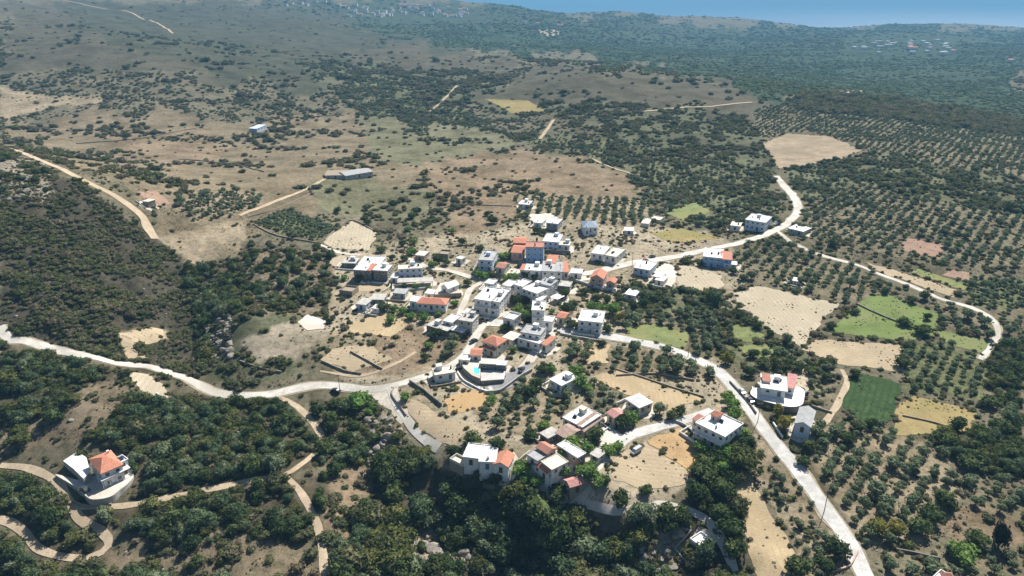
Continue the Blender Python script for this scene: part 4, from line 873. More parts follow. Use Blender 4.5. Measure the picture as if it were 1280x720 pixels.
house('pale blue workshop with white roofs beside the upper road', 'house', [
  ('792,334.5 812,338 824,329', 4.2, 'flat', 'paleblue', RWt, dict(nw=4, par=.3)), ('816,345 825,347 828,340', 2.8, 'flat', Wt, RWt, dict(nw=2, par=.1))], 'the pale blue workshop')
house('square white outbuilding with dark skylight in the orchard', 'shed', [('781,367.5 794,370 797,363', 2.8, 'flat', Wt, RWt, dict(nw=2, par=.2))], 'the skylight outbuilding')
house('white two-storey block standing alone inside the upper road bend', 'house', [
  ('932,274.5 957,278.5 965,271', 6.6, 'flat', 'paleblue', RWt, dict(nw=5, st=2, par=.3)), ('913,281.5 925,283 928,278', 2.8, 'flat', Wt, 'cream', dict(nw=1, par=.1))], 'the lone white block')
house('low storehouse with wide white flat roof across the upper road', 'shed', [('985,285 1004,289.5 1011.5,284', 2.8, 'flat', CC, RWt, dict(nw=2, par=.1))], 'the wide-roofed storehouse')
house('tiny white pump house in the roadside grove', 'shed', [('991,350.5 997,351.5 999,347.5', 2.2, 'flat', Wt, RWt, dict(nw=1, par=.1))], 'the tiny pump house')
house('small white shed on the yellow grass strip', 'shed', [('781,288 792,288.5 793,284.5', 2.6, 'flat', Wt, RWt, dict(nw=1, par=.1))], 'the grass-strip shed')
house('pale ruined walls beside the yellow grass strip', 'ruin', [('801,280 811,281 815,273', 2.0, 'open', 'cream', 'cream', dict(win='', par=.7, ov=0)), ('812,274 825,276 827,271', 1.8, 'open', 'cream', 'cream', dict(win='', par=.5, ov=0))], 'the ruined walls')
house('long grey metal barn on the hillside above the village', 'barn', [('432,220 466,214.5 464,209', 4.0, 'gable', CC, GR, dict(rise=1.2, nw=5)), ('406,219.5 432,219 433,214', 3.0, 'shed', CC, 'stone', dict(rise=.8, nw=3))], 'the long metal barn', 'barn')
house('lone pale blue shed on the open hillside', 'shed', [('311,160.5 321,161 323,157', 3.4, 'shed', 'paleblue', 'paleblue', dict(rise=1.2, nw=3))], 'the lone hillside shed')
house('white house with rounded red-tiled roof at the foot of the eastern grove', 'house', [
  ('1164,725 1174,731 1184,718', 4.2, 'flat', Wt, RWt, dict(nw=2)), ('1180,728 1196,730 1201,718', 4.0, 'hip', 'pink', TO, dict(rise=1.5, nw=2))], 'the round-roofed house')
house('small ruined stone hut on the wooded slope', 'hut', [('288,546 298,548 303,542', 2.0, 'open', ST, 'cream', dict(win='', par=.6, ov=0))], 'the slope ruin')
house('tiny stone hut beside the dirt road clearing', 'hut', [('178,251 185,252 187,248.5', 2.2, 'flat', ST, 'cream', dict(nw=1, par=0))], 'the dirt-road hut')
house('open metal carport below the tower house', 'carport', [('688,371 697,374 700,368', 2.6, 'canopy', 'metal', RWt, dict(n=3))], 'the carport')
house('low white annex beside the terracotta garden house', 'shed', [('491,366 506,367 506,361', 2.8, 'flat', CC, GR, dict(nw=2, par=0))], 'the low annex')

house('roofless brown stone ruin on the slope above the village lane', 'ruin', [('547,318.5 560,319.5 563,314', 2.4, 'open', ST, 'stone', dict(win='', par=.9, ov=0))], 'the brown ruin')
house('low white outbuilding behind the upper road bend', 'shed', [('713,341 727,342 730,336.5', 2.8, 'flat', Wt, RWt, dict(nw=2, par=.2))], 'the low white outbuilding')
house('small white store beside the veranda house', 'shed', [('488,347 496,347.5 498,341.5', 3.2, 'flat', Wt, RWt, dict(nw=1, par=.2))], 'the small white store')
house('old dark stone house above the leafy hollow', 'house', [('698,357 712,358.5 715,352', 3.4, 'flat', DS, CC, dict(nw=2, par=.2))], 'the old dark stone house')
house('tumbled tan stone ruin below the red-cornered house', 'ruin', [('424,364 440,366 443,359', 1.8, 'open', ST, 'stone', dict(win='', par=.8, ov=0))], 'the tumbled tan ruin')
house('concrete shell beside the path at the edge of the gorge', 'ruin', [('862,674 874,683 880,668', 2.6, 'open', CC, RWt, dict(win='', par=.5, ov=0))], 'the concrete shell')
house('small white garden store among the western trees', 'shed', [('465,385 473,386 475,381', 2.4, 'flat', Wt, RWt, dict(nw=1, par=.1))], 'the small garden store')
house('narrow white house on the lane behind the white halls', 'house', [('628,356 638,358 642,351', 5.6, 'flat', Wt, RWt, dict(nw=2, st=2, par=.3))], 'the narrow lane house')
house('cream cottage with old red tiles beside the pale blue balcony house', 'cottage', [('620,334 630,335.5 634,329', 3.8, 'gable', 'cream', TO, dict(rise=1.0, nw=2))], 'the cream cottage')
house('white house with walled roof terrace above the village square', 'house', [('629,398 642,401 647,393', 4.4, 'flat', Wt, RWt, dict(nw=2, par=.8))], 'the roof-terrace house')
house('white-washed storehouse beside the chapel lane', 'shed', [('578,391 588,393 592,387', 3.2, 'flat', Wt, RWt, dict(nw=2, par=.2))], 'the chapel lane store')
house('small tiled cottage beside the tower house', 'cottage', [('696,396 706,398 709,391', 3.2, 'gable', 'cream', TL, dict(rise=.9, nw=2))], 'the tiled tower cottage')

house('low white shed at the edge of the dusty upper yard', 'shed', [('819,349.5 829,351.5 832,345', 2.6, 'flat', Wt, RWt, dict(nw=1, par=.1))], 'the dusty-yard shed')
house('narrow stone cottage with white roof beside the chapel terrace', 'cottage', [('531,366.5 541,367.5 543,362', 3.2, 'flat', 'cream', RWt, dict(nw=2, par=.2))], 'the chapel cottage')
house('white annex in the gap behind the tower house', 'house', [('668,373 678,375 682,370', 4.0, 'flat', Wt, RWt, dict(nw=2, par=.3))], 'the white gap annex')
house('pale blue cottage on the lane above the large white house', 'cottage', [('606,354 616,355.5 619,350', 3.4, 'flat', 'paleblue', RWt, dict(nw=2, par=.3))], 'the pale blue cottage')

# stone and retaining walls
for lb, s, h, mt in [
 ('stone retaining wall above the upper lane', '682,316 700,317 713,318', 2.2, DS), ('low wall along the main road beside the balcony house', '700,418 730,424 756,428', 1.0, CC),
 ('dark wall edging the main road below the terrace house', '912,478 925,492 936,505 945,518', 1.0, DS), ('white roadside wall beside the two shade trees', '966,530 978,548', 1.0, Wt),
 ('curved low wall at the sandy lane corner', '492,486 490,494 498,506 508,520', 0.9, ST), ('long stone wall below the tan-roofed house', '512,478 530,490 552,508', 1.4, DS),
 ('white parapet along the curved ramp', '572,466 580,477 600,488 612,491', 1.0, Wt), ('concrete wall below the grey car park', '606,492 625,490 645,476 665,464', 1.4, CC),
 ('field wall across the yellowish grass field', '1128,520 1160,527 1185,534', 0.7, ST), ('broken stone line across the green meadow', '1070,380 1095,392 1125,404 1145,412', 0.8, 'rockmat'),
 ('dry stone wall on the hillside plateau', '95,180 150,176 205,168 245,161', 0.9, ST), ('stone wall beside the lone hillside shed', '330,150 390,146 430,145', 0.9, ST),
 ('low wall beside the hairpin dirt road', '90,628 110,634 140,632', 0.9, ST), ('white wall below the pink gabled house', '720,352 745,360 770,364', 1.4, Wt),
 ('stone field wall above the faded barn', '735,600 742,612 746,620', 0.9, ST), ('low wall edging the drive', '842,527 856,533 870,545', 1.1, CC),
 ('straight pale wall beside the sandy yard', '1006,505 1022,511 1040,517', 0.9, ST), ('stone terrace wall on the red bank', '438,440 460,452 478,462', 0.9, ST),
 ('rock-edged terrace west of the village', '300,452 330,462 352,466', 0.8, 'rockmat'), ('curved low wall at the foot of the main road', '1040,716 1062,708 1072,690', 0.8, 'pink'),
 ('stone wall below the eastern grove trees', '1120,688 1150,694 1175,700', 0.9, DS), ('low wall beside the straw clearing', '196,492 206,505 214,512', 0.9, Wt),
 ('wall beside the straw garden plot', '488,350 487,360 478,366', 1.2, 'cream'), ('wall along the yard of the teal-shaded house', '684,330 700,332 712,334', 1.2, CC), ('broken white wall below the three-part house', '586,590 600,597 616,605', .9, Wt), ('short white wall beside the three-part house', '640,604 646,592 650,580', 1.0, Wt),
 ('white wall at the edge of the gorge below the faded barn', '696,626 706,632 716,630', 1.0, Wt), ('low stone wall along the straw field', '770,462 820,478 880,497', 0.7, ST), ('terrace wall above the rows beside the main road', '770,470 820,468 868,476', 0.8, ST),
 ('stone wall along the tan terrace', '402,452 430,464 452,468', 0.9, ST), ('rough wall around the pale bare plot', '406,300 438,276 470,290', 0.7, ST), ('long terrace wall on the reddish slope', '545,262 580,256 640,258', 0.7, ST),
 ('terrace wall across the left plateau', '180,205 230,200 290,206 330,215', 0.8, ST), ('low wall beside the farm track', '310,272 345,262 392,240', 0.7, ST), ('boundary wall of the dark plot', '316,280 344,294 396,304', 0.7, ST)]:
    garden_wall(lb, s, h, 0.4, mt)

# worn pale ground around the village houses
for k, (A_, ex, ey, w, d, lb, sh_) in enumerate(YARDS):
    dist = A_[1]
    if dist > 520 or 'ruin' in lb or 'villa' in lb: continue
    c = A_ + ex * w / 2 + ey * d / 2; r_ = random.Random(k); pts = []
    for i in range(14):
        a = i / 14 * 2 * math.pi; pts.append(c + ex * math.cos(a) * (w / 2 + r_.uniform(1.2, 4.2)) * 1.12 + ey * math.sin(a) * (d / 2 + r_.uniform(1.0, 3.8)) * 1.12)
    patch('courtyard', 'worn pale ground around the ' + lb[:60].rsplit(' ', 1)[0], None, 'yardsoil', 0.09, 2.2, 0.8, False, np.array(pts))
    if k % 3 != 1 and dist < 440:                               # low yard walls in front of most houses
        o1, o2 = r_.uniform(2.2, 3.6), r_.uniform(1.8, 3.2); q = [A_ - ex * o2 + ey * d * .8, A_ - ex * o2 - ey * o1, A_ + ex * (w + o2) * r_.uniform(.55, 1.0) - ey * o1]; pp = []
        for a_, b_ in zip(q[:-1], q[1:]):
            nn = max(2, int(np.linalg.norm(b_ - a_) / 1.5)); pp += [a_ + (b_ - a_) * t / nn for t in range(nn)]
        mt_ = r_.choice(['white', 'stone', 'concrete', 'white', 'cream']); garden_wall(f"low {dict(white='white', stone='rough stone', concrete='grey', cream='cream')[mt_]} yard wall in front of {sh_}", None, r_.uniform(.7, 1.2), .3, mt_, 'yard_wall', 'wall', np.array(pp + [q[-1]]))
# ------------------------------------------------------------------ plants: leafy crowns built from many small leaf faces around lobes
def crown_mesh(name, seed, n, mat, flat=0.8, lobes=9, leaf=0.15, spread=0.62, base=0.12, core=0.62):
    r = np.random.default_rng(seed); L = []
    for k in range(lobes):
        d = r.normal(size=3); d /= np.linalg.norm(d); d[2] = abs(d[2]) * 0.9 - 0.15; q = d * spread * r.uniform(0.55, 1.0); L.append((q, r.uniform(0.30, 0.46)))
    L.append((np.array([0, 0, 0.0]), 0.55)); V = []; F = []
    for i in range(n):
        c, rad = L[r.integers(len(L))]; d = r.normal(size=3); d /= np.linalg.norm(d); p = c + d * rad * r.uniform(0.72, 1.08)
        nn = d + r.normal(size=3) * 0.55; nn /= np.linalg.norm(nn); a = np.cross(nn, r.normal(size=3)); a /= np.linalg.norm(a) + 1e-9; bb = np.cross(nn, a)
        s = leaf * r.uniform(0.6, 1.35); k = len(V); e = 0.62
        for q in (p - a * s - bb * s * e * .4, p - bb * s * e, p + a * s + bb * s * e * .3, p + bb * s * e): V.append(q)
        F.append((k, k + 1, k + 2, k + 3))
    V = np.array(V)
    bm = bmesh.new(); bmesh.ops.create_icosphere(bm, subdivisions=2, radius=1.0); k = len(V); cv = np.array([v.co[:] for v in bm.verts])  # inner core lump, added to block light through the crown
    sup = np.max(np.stack([cv @ c + rad for c, rad in L], 1), 1); cv = cv * np.clip(sup, .3, 1.0)[:, None] * core * (1 + vnoise(cv[:, 0] * 3 + 9 + seed, cv[:, 1] * 3 + cv[:, 2] * 2, seed)[:, None] * .5)
    F += [tuple(v.index + k for v in f.verts) for f in bm.faces]; bm.free(); V = np.vstack([V, cv])
    V[:, 2] = (V[:, 2]) * flat; z0 = np.percentile(V[:, 2], 2); V[:, 2] += base - z0
    me = bpy.data.meshes.new(name); me.from_pydata([tuple(v) for v in V], [], F); me.materials.append(MAT[mat]); me.update(); return me
def trunk_mesh(name, seed, h, rad, mat='bark'):
    r = np.random.default_rng(seed); V = []; F = []
    def tube(p0, p1, r0, r1, sides=6):
        k = len(V); d = np.array(p1) - p0; a = np.cross(d, [0.3, 1, 0.2]); a /= np.linalg.norm(a); b_ = np.cross(d, a); b_ /= np.linalg.norm(b_)
        for p, q in ((p0, r0), (p1, r1)):
            for i in range(sides): t = 2 * math.pi * i / sides; V.append(tuple(np.array(p) + a * q * math.cos(t) + b_ * q * math.sin(t)))
        for i in range(sides): F.append((k + i, k + (i + 1) % sides, k + sides + (i + 1) % sides, k + sides + i))
    top = np.array([r.uniform(-.06, .06), r.uniform(-.06, .06), h]); tube(np.array([0, 0, -0.15]), top, rad, rad * .7)
    for i in range(4):
        a = i * math.pi / 2 + r.uniform(0, 1); tube(top * 0.97, top + np.array([math.cos(a) * .38, math.sin(a) * .38, .35]), rad * .55, rad * .22, 5)
    me = bpy.data.meshes.new(name); me.from_pydata(V, [], F); me.materials.append(MAT[mat]); me.update(); return me
#          name, trunk?, crown variants
PLANT = {
 'olive':   ('olive_tree', True, [crown_mesh('crown', 10 + i, 330, 'leaf_olive', .82, 8, .135, .62, .38) for i in range(5)], [trunk_mesh('trunk', i, .62, .085) for i in range(5)]),
 'shrub':   ('shrub', False, [crown_mesh('shrub', 30 + i, 260, ['leaf_shrub', 'leaf_shrub', 'leaf_maquis', 'leaf_shrub', 'leaf_dry'][i], .62, 7, .15, .66, .0) for i in range(5)], None),
 'ever':    ('evergreen_tree', True, [crown_mesh('crown', 50 + i, 900, ['leaf_dark', 'leaf_maquis', 'leaf_dark', 'leaf_maquis', 'leaf_shrub', 'leaf_olive', 'leaf_far'][i], [.85, .75, .95, .7, .8, .9, 1.0][i], [12, 9, 14, 8, 11, 7, 10][i], .09, .68, .16) for i in range(7)], [trunk_mesh('trunk', 20 + i, .5, .09) for i in range(7)]),
 'garden':  ('garden_tree', True, [crown_mesh('crown', 70 + i, 520, 'leaf_bright', .88, 10, .115, .64, .22) for i in range(4)], [trunk_mesh('trunk', 40 + i, .5, .08) for i in range(4)]),
 'darkgarden': ('shade_tree', True, [crown_mesh('crown', 80 + i, 560, 'leaf_dark', .88, 10, .11, .64, .22) for i in range(4)], [trunk_mesh('trunk', 50 + i, .5, .08) for i in range(4)]),
 'yellow':  ('yellowing_tree', True, [crown_mesh('crown', 90 + i, 480, 'leaf_yellow', 1.1, 9, .12, .6, .25) for i in range(2)], [trunk_mesh('trunk', 60 + i, .5, .08) for i in range(2)]),
 'cypress': ('cypress_tree', True, [crown_mesh('crown', 95 + i, 480, 'leaf_cypress', 2.6, 9, .11, .5, .15) for i in range(2)], [trunk_mesh('trunk', 70 + i, .6, .1) for i in range(2)]),
 'farclump': ('tree_clump', False, [crown_mesh('clump', 100 + i, 150, ['leaf_far', 'leaf_olive', 'leaf_maquis', 'leaf_far'][i], .5, 8, .2, .8, .0, .7) for i in range(4)], None),
}
def plant(kind, x, y, r, label, group, v=None, zs=1.0):
    name, trunk, crowns, trunks = PLANT[kind]; z = float(H(np.array([x]), np.array([y]))[0]) - 0.05
    v = random.randrange(len(crowns)) if v is None else v % len(crowns); rz = random.uniform(0, 6.28)
    if not trunk:
        o = bpy.data.objects.new(name, crowns[v]); COL.objects.link(o); o.location = (x, y, z - 0.1); o.rotation_euler.z = rz; o.scale = (r, r * random.uniform(.85, 1.15), r * zs)
        return tag(o, label, kind if kind != 'farclump' else 'trees', group)
    root = empty(name, (x, y, z), rz); root.scale = (r, r * random.uniform(.88, 1.12), r * zs); tag(root, label, 'tree', group)
    inst('trunk', trunks[v], root); inst('crown', crowns[v], root); return root
def scatter(name, label, kind, pts, rad, zs=None, trunk=False):
    """uncountable rest: one object whose points carry the shared crowns"""
    n_ = len(pts)
    if n_ == 0: return
    me = bpy.data.meshes.new(name); me.vertices.add(n_); me.vertices.foreach_set('co', np.asarray(pts, np.float32).ravel())
    _, _, crowns, trunks = PLANT[kind] if isinstance(kind, str) else (0, 0, kind, None)
    sc = np.stack([rad * rng.uniform(.85, 1.15, n_), rad * rng.uniform(.85, 1.15, n_), rad * rng.uniform(.8, 1.2, n_)], 1).astype(np.float32)
    ro = np.stack([rng.uniform(-.1, .1, n_), rng.uniform(-.1, .1, n_), rng.uniform(0, 6.28, n_)], 1).astype(np.float32)
    me.attributes.new('sc', 'FLOAT_VECTOR', 'POINT').data.foreach_set('vector', sc.ravel()); me.attributes.new('ro', 'FLOAT_VECTOR', 'POINT').data.foreach_set('vector', ro.ravel())
    me.attributes.new('vi', 'INT', 'POINT').data.foreach_set('value', rng.integers(0, len(crowns), n_).astype(np.int32))
    o = bpy.data.objects.new(name, me); COL.objects.link(o); tag(o, label, kind='stuff')
    g = bpy.data.node_groups.new(name, 'GeometryNodeTree'); g.interface.new_socket('Geometry', in_out='INPUT', socket_type='NodeSocketGeometry'); g.interface.new_socket('Geometry', in_out='OUTPUT', socket_type='NodeSocketGeometry')
    gi = g.nodes.new('NodeGroupInput'); go = g.nodes.new('NodeGroupOutput'); ip = g.nodes.new('GeometryNodeInstanceOnPoints'); jn = g.nodes.new('GeometryNodeJoinGeometry')
    lk = g.links.new
    for k in reversed(range(len(crowns))):
        src = SRC[crowns[k].name]; oi = g.nodes.new('GeometryNodeObjectInfo'); oi.transform_space = 'ORIGINAL'; oi.inputs['Object'].default_value = src; gt = g.nodes.new('GeometryNodeGeometryToInstance')
        if trunk and trunks:
            oj = g.nodes.new('GeometryNodeObjectInfo'); oj.transform_space = 'ORIGINAL'; oj.inputs['Object'].default_value = SRC[trunks[k].name]; j2 = g.nodes.new('GeometryNodeJoinGeometry'); lk(oi.outputs['Geometry'], j2.inputs[0]); lk(oj.outputs['Geometry'], j2.inputs[0]); lk(j2.outputs[0], gt.inputs[0])
        else: lk(oi.outputs['Geometry'], gt.inputs[0])
        lk(gt.outputs[0], jn.inputs[0])
    def na(nm, t): q = g.nodes.new('GeometryNodeInputNamedAttribute'); q.data_type = t; q.inputs[0].default_value = nm; return q.outputs[0]
    lk(gi.outputs[0], ip.inputs['Points']); lk(jn.outputs[0], ip.inputs['Instance']); ip.inputs['Pick Instance'].default_value = True
    lk(na('vi', 'INT'), ip.inputs['Instance Index']); lk(na('sc', 'FLOAT_VECTOR'), ip.inputs['Scale'])
    er = g.nodes.new('FunctionNodeEulerToRotation'); lk(na('ro', 'FLOAT_VECTOR'), er.inputs[0]); lk(er.outputs[0], ip.inputs['Rotation']); lk(ip.outputs[0], go.inputs[0])
    md = o.modifiers.new('spread', 'NODES'); md.node_group = g; return o

def jgrid(g0, g1, s, wide=0.80):
    ys = np.arange(g0, g1, s); out = []
    for y in ys:
        hw = wide * y + 60; x = np.arange(-hw, hw, s); out.append(np.stack([x, np.full(len(x), y)], 1))
    P = np.vstack(out); return P + rng.uniform(-.5, .5, P.shape) * s
def with_z(P): return np.column_stack([P, H(P[:, 0], P[:, 1])])
sh_c = np.array([KINDS[k][1] for k in KN]); sh_r = np.array([KINDS[k][2] for k in KN]); tr_c = np.array([KINDS[k][3] for k in KN]); tr_r = np.array([KINDS[k][4] for k in KN])
def in_frame(px, py): return (px > -5) & (px < 1285) & (py > 0) & (py < 725)
shr, evg, olv = [], [], []          # arrays x, y, z, r, area, px, py
for g0, g1, s, rm in ((95, 300, 1.5, 1.0), (300, 480, 1.9, 1.1), (480, 900, 2.9, 1.35), (900, 1500, 5.0, 2.0)):
    P = with_z(jgrid(g0, g1, s)); px, py = project(*P.T); k = lookup(cls, px, py); ar = lookup(area, px, py)
    clump = np.clip(0.62 + 1.8 * fbm(P[:, 0] / (11 * rm), P[:, 1] / (11 * rm), 61, 2), 0.08, 2.2)
    spot = np.clip(0.25 + 4.5 * fbm(P[:, 0] / 45, P[:, 1] / 45, 67, 2), 0.12, 3.2); op = np.isin(k, [KN.index(q) for q in ('hill', 'hilldry', 'dry', 'meadow', 'red')]); clump = np.where(op, spot, clump)
    clump = np.where(k == KN.index('bank'), 1.2, clump)
    hill_far = (k == KN.index('plain'))
    r = sh_r[k] * rm * np.exp(rng.normal(0, .28, len(P))) * (0.75 + 0.3 * np.minimum(clump, 1.4))
    pr = sh_c[k] * clump * s * s / (math.pi * (sh_r[k] * rm) ** 2) * 2.1
    m_ = (rng.random(len(P)) < pr) & clear_of(P[:, 0], P[:, 1]) & (px > -160) & (px < 1440) & (py < 860)
    shr.append(np.column_stack([P, r, ar, px, py])[m_])
for g0, g1, s in ((95, 420, 2.7),):
    P = with_z(jgrid(g0, g1, s)); px, py = project(*P.T); k = lookup(cls, px, py); ar = lookup(area, px, py)
    clump = np.clip(0.7 + 1.6 * fbm(P[:, 0] / 16, P[:, 1] / 16, 81, 2), 0.1, 1.8)
    r = 1.12 * tr_r[k] * np.exp(rng.normal(0, .24, len(P))); pr = tr_c[k] * clump * s * s / (math.pi * tr_r[k] ** 2) * 3.0
    m_ = (rng.random(len(P)) < pr) & clear_of(P[:, 0], P[:, 1]) & (px > -160) & (px < 1440) & (py < 860)
    evg.append(np.column_stack([P, r, ar, px, py])[m_])
# olive groves in rows: area phrase -> (row direction pixels, row gap, tree gap, radius)
OL = {'grove': (5.6, 3.7, 1.75), 'grovedk': (5.8, 3.7, 1.75), 'greengr': (4.6, 2.8, 1.5), 'mixed': (6.2, 5.6, 2.1)}
OLW = {'in the straight rows across the main road': (5.2, 2.9, 1.7), 'in the straw-coloured grove beside the main road': (3.8, 3.6, 1.25), 'in the dark plot above the western houses': (2.8, 2.2, 1.35), 'in the rows beside the main road': (6.5, 2.8, 1.9), 'in the dense orchard inside the main road bend': (4.6, 3.4, 1.9), 'in the straight rows behind the blue-roofed villa': (6.5, 3.2, 1.9)}
DIRS = {'in the dark plot above the western houses': '330,275 400,300', 'in the straight rows across the main road': '1058,628 1105,564', 'in the straw-coloured grove beside the main road': '950,570 1020,680', 'in the straight rows behind the blue-roofed villa': '700,250 690,275',
        'in the rows beside the main road': '765,430 752,462', 'in the dark green plot beyond the fields': '1140,480 1165,430', 'in the plot above the dirt road end': '215,262 300,240'}
for i, (k, s, wh) in enumerate(AREAS):
    if k not in OL: continue
    q = hitp(s); a = prow(DIRS[wh]) if wh in DIRS else 0.35 + (i * 0.37) % 1.2; rg, tg, rr = OLW.get(wh, OL[k])
    far = np.linalg.norm(q[:, :2].mean(0)) > 620; f = 1.0
    rg, tg, rr = rg * f, tg * f, rr * f; c = q[:, :2].mean(0); Rm = np.linalg.norm(q[:, :2] - c, axis=1).max() + 10
    A_, B_ = np.meshgrid(np.arange(-Rm, Rm, tg), np.arange(-Rm, Rm, rg)); A_ = A_ + rng.normal(0, .35, A_.shape); B_ = B_ + rng.normal(0, .25, B_.shape) + fbm(A_ / 40, B_ / 40, i, 2) * 3
    P = np.stack([c[0] + A_ * math.cos(a) - B_ * math.sin(a), c[1] + A_ * math.sin(a) + B_ * math.cos(a)], -1).reshape(-1, 2); P = P[P[:, 1] > 95]
    P = with_z(P); px, py = project(*P.T); m_ = (lookup(area, px, py) == i) & clear_of(P[:, 0], P[:, 1]) & (rng.random(len(P)) > (.13 if k != 'mixed' else .4)) & (px > -100) & (px < 1380) & (py < 800)
    r = rr * np.exp(rng.normal(0, .27, len(P))); olv.append(np.column_stack([P, r, np.full(len(P), i), px, py])[m_])
# ragged edges: shrubs along field borders
for B in BORD:
    if B[:, 1].mean() > 700: continue
    P = B[rng.random(len(B)) < .3]
    if not len(P): continue
    P = with_z(P + rng.normal(0, .8, P.shape)); px, py = project(*P.T); shr.append(np.column_stack([P, rng.uniform(.45, 1.5, len(P)), lookup(area, px, py), px, py]))
shr, evg, olv = np.vstack(shr), np.vstack(evg), np.vstack(olv)
shr[:, 3] *= 1.2; evg[:, 3] *= 1.2; olv[:, 3] *= np.where(olv[:, 1] > 480, .95, 1.2)

# trees of the village and the fields, one by one: crown centre pixel, radius in metres
TREES = """d480,381,4 b492,385,2.5 b503,387,3 b512,393,3 b488,398,3 b530,396,3 b548,391,2 d450,347,3 b430,346,2.5 d505,357,2.2 b520,357,2.2 b535,360,2 d458,258,3.4 d422,262,3 d460,276,3 d476,309,3.6 d503,303,3 b517,300,3
b513,313,3.4 d505,321,2.6 d490,321,2.4 b510,284,3 d515,268,3.4 d490,254,4 d520,262,4 d545,322,3.6 d557,326,3 b540,328,3 d615,273,4.2 d609,266,2.6 d578,301,3 b564,287,3 d600,309,3 b627,318,3.6 b635,318,3 b622,329,3
d672,286,3.4 d680,290,2.6 c665,279,.8 c671,300,.8 b604,342,3.4 b596,341,3 d615,341,2.8 b632,346,3.4 b641,345,3 b574,357,2.2 d585,352,2.6 b568,377,2.6 d645,373,3.4 d655,373,3 b648,385,3 b655,391,3 d660,398,3.4 d663,386,3.4 b643,393,2.6
b630,408,2.2 d637,410,2 d657,343,2.6 d668,345,2.6 d706,366,3.4 d708,382,4.2 d716,378,3 b740,380,3.6 b752,384,3.6 b765,383,4.4 d713,402,3.8 d760,410,2.6 y775,396,2.8 o782,405,3.2 o795,396,3.6 b690,388,1.8 d752,427,2.4
o722,435,3.2 o712,440,3.2 o730,444,3.2 o735,433,2.6 d680,459,3.6 b690,458,3 b718,464,4 b726,476,3.6 d670,477,3.8 d662,486,3.6 b735,483,3 b641,435,2.2 d544,416,3.6 b535,430,2.6 o562,432,3.6 o566,424,3 o556,441,2.8 d530,445,2.4
d592,545,4.2 d620,554,3.6 d565,561,3.4 b615,498,2.4 d645,497,2.4 d637,507,2.2 b680,530,2.8 d665,541,3.2 b650,582,3.6 b672,600,3 b655,598,2.6 b703,586,2.8 d697,612,4.2 d597,593,2.4 d620,596,2.4 b718,551,4.2 b708,561,3.4 b735,556,3
d745,541,3.8 b760,561,3.4 b772,556,2.8 d780,525,3.8 b790,520,3.4 d800,510,2.4 o806,508,2.6 o825,511,3 d840,518,2.4 d851,512,2.6 b735,587,4 b748,597,3.2 d756,600,2.6 d778,622,3.6 d808,612,2.4 b878,555,3.2 b905,562,4 d915,546,4
b925,536,3.8 b920,516,3.6 b915,501,3.6 b910,492,3 d928,561,3.2 d936,549,2.8 y972,514,2.8 y982,529,3.2 d985,492,1.8 y907,448,3 d938,462,3.4 c1250,676,2.6 b1205,690,4.4 d1225,670,4 d1048,684,4 d1000,705,4.4 d1030,702,3.4 y1098,658,3.6
y1120,662,3 d1165,640,4.4 d1150,656,4.4 d1180,620,4 d1180,545,4.4 d1132,400,3.6 d1155,410,4 d1070,388,2.4 d1140,372,3.2 d1156,367,3.6 d1137,431,3.6 d1130,450,4 d1040,405,2.8 b447,497,5 b466,505,2.6 b462,512,2.4 b507,495,2.6 d397,510,3.4 d410,520,3.6
d1160,395,2.4 d942,440,3.4 d955,452,3.2 d925,392,3 d935,398,3 d948,404,3 d962,415,2.8 d985,450,3.4 d1000,457,3 d1015,462,3 d1032,468,2.8 d1070,465,2.8 d1200,530,4 d1230,545,4 d1250,530,4.2 d1265,560,4 d1215,575,4 d1240,500,3.8 d1262,470,3.4
d870,610,4.4 d885,590,4.4 d900,640,4.6 d915,660,4.4 d905,610,4.2 d920,685,4.4 d880,575,3.8 b905,580,3.8 d835,640,3.6 d835,655,3.4 d860,650,2.8 d1058,545,3.4 d1075,530,3.4 d1090,528,3 d1030,545,2.8 d1012,555,2.8 d1005,575,2.6
d420,585,3.4 d405,560,3.6 d430,545,3.8 d440,530,3.4 d700,356,2.8 d715,352,2.8 d775,372,3 d790,378,3.2 d805,376,3.2 d820,372,3 d745,370,3.2 d760,374,3 d730,362,3 d853,326,2.2 d875,328,2.6 d918,337,3 d930,345,2.8""".split()
def nearest_house(x, y):
    return min(HOUSES, key=lambda h: (h[0] - x) ** 2 + (h[1] - y) ** 2)[2]
tp = np.array([[float(v) for v in t[1:].split(',')] for t in TREES]); th = np.zeros((len(tp), 3))
for rr in sorted(set(tp[:, 2])):
    m_ = tp[:, 2] == rr; th[m_] = hit(tp[m_, 0], tp[m_, 1], 0.8 * rr)
DESC = {'d': ('darkgarden', 'dark green shade tree'), 'b': ('garden', 'bright green garden tree'), 'y': ('yellow', 'yellowing tree'), 'c': ('cypress', 'slim dark cypress'), 'o': ('olive', 'broad grey-green olive')}
used = {}
for t, (ax, ay, rr), p in zip(TREES, tp, th):
    kd, ds = DESC[t[0]]; nh = nearest_house(p[0], p[1]); lb = f'{ds} standing nearest {nh}'
    if kd == 'olive': lb = f'{ds} tree standing nearest {nh}'
    plant(kd, p[0], p[1], rr * 1.15, lb, f'garden trees near {nh}', zs=random.uniform(.85, 1.15)); used.setdefault('x', []).append((p[0], p[1], rr))
ux = np.array(used['x'])
def away(A, f=0.8):
    keep = np.ones(len(A), bool)
    for x, y, r in ux: keep &= (A[:, 0] - x) ** 2 + (A[:, 1] - y) ** 2 > (r * f) ** 2
    return A[keep]
shr, evg, olv = away(shr), away(evg), away(olv)

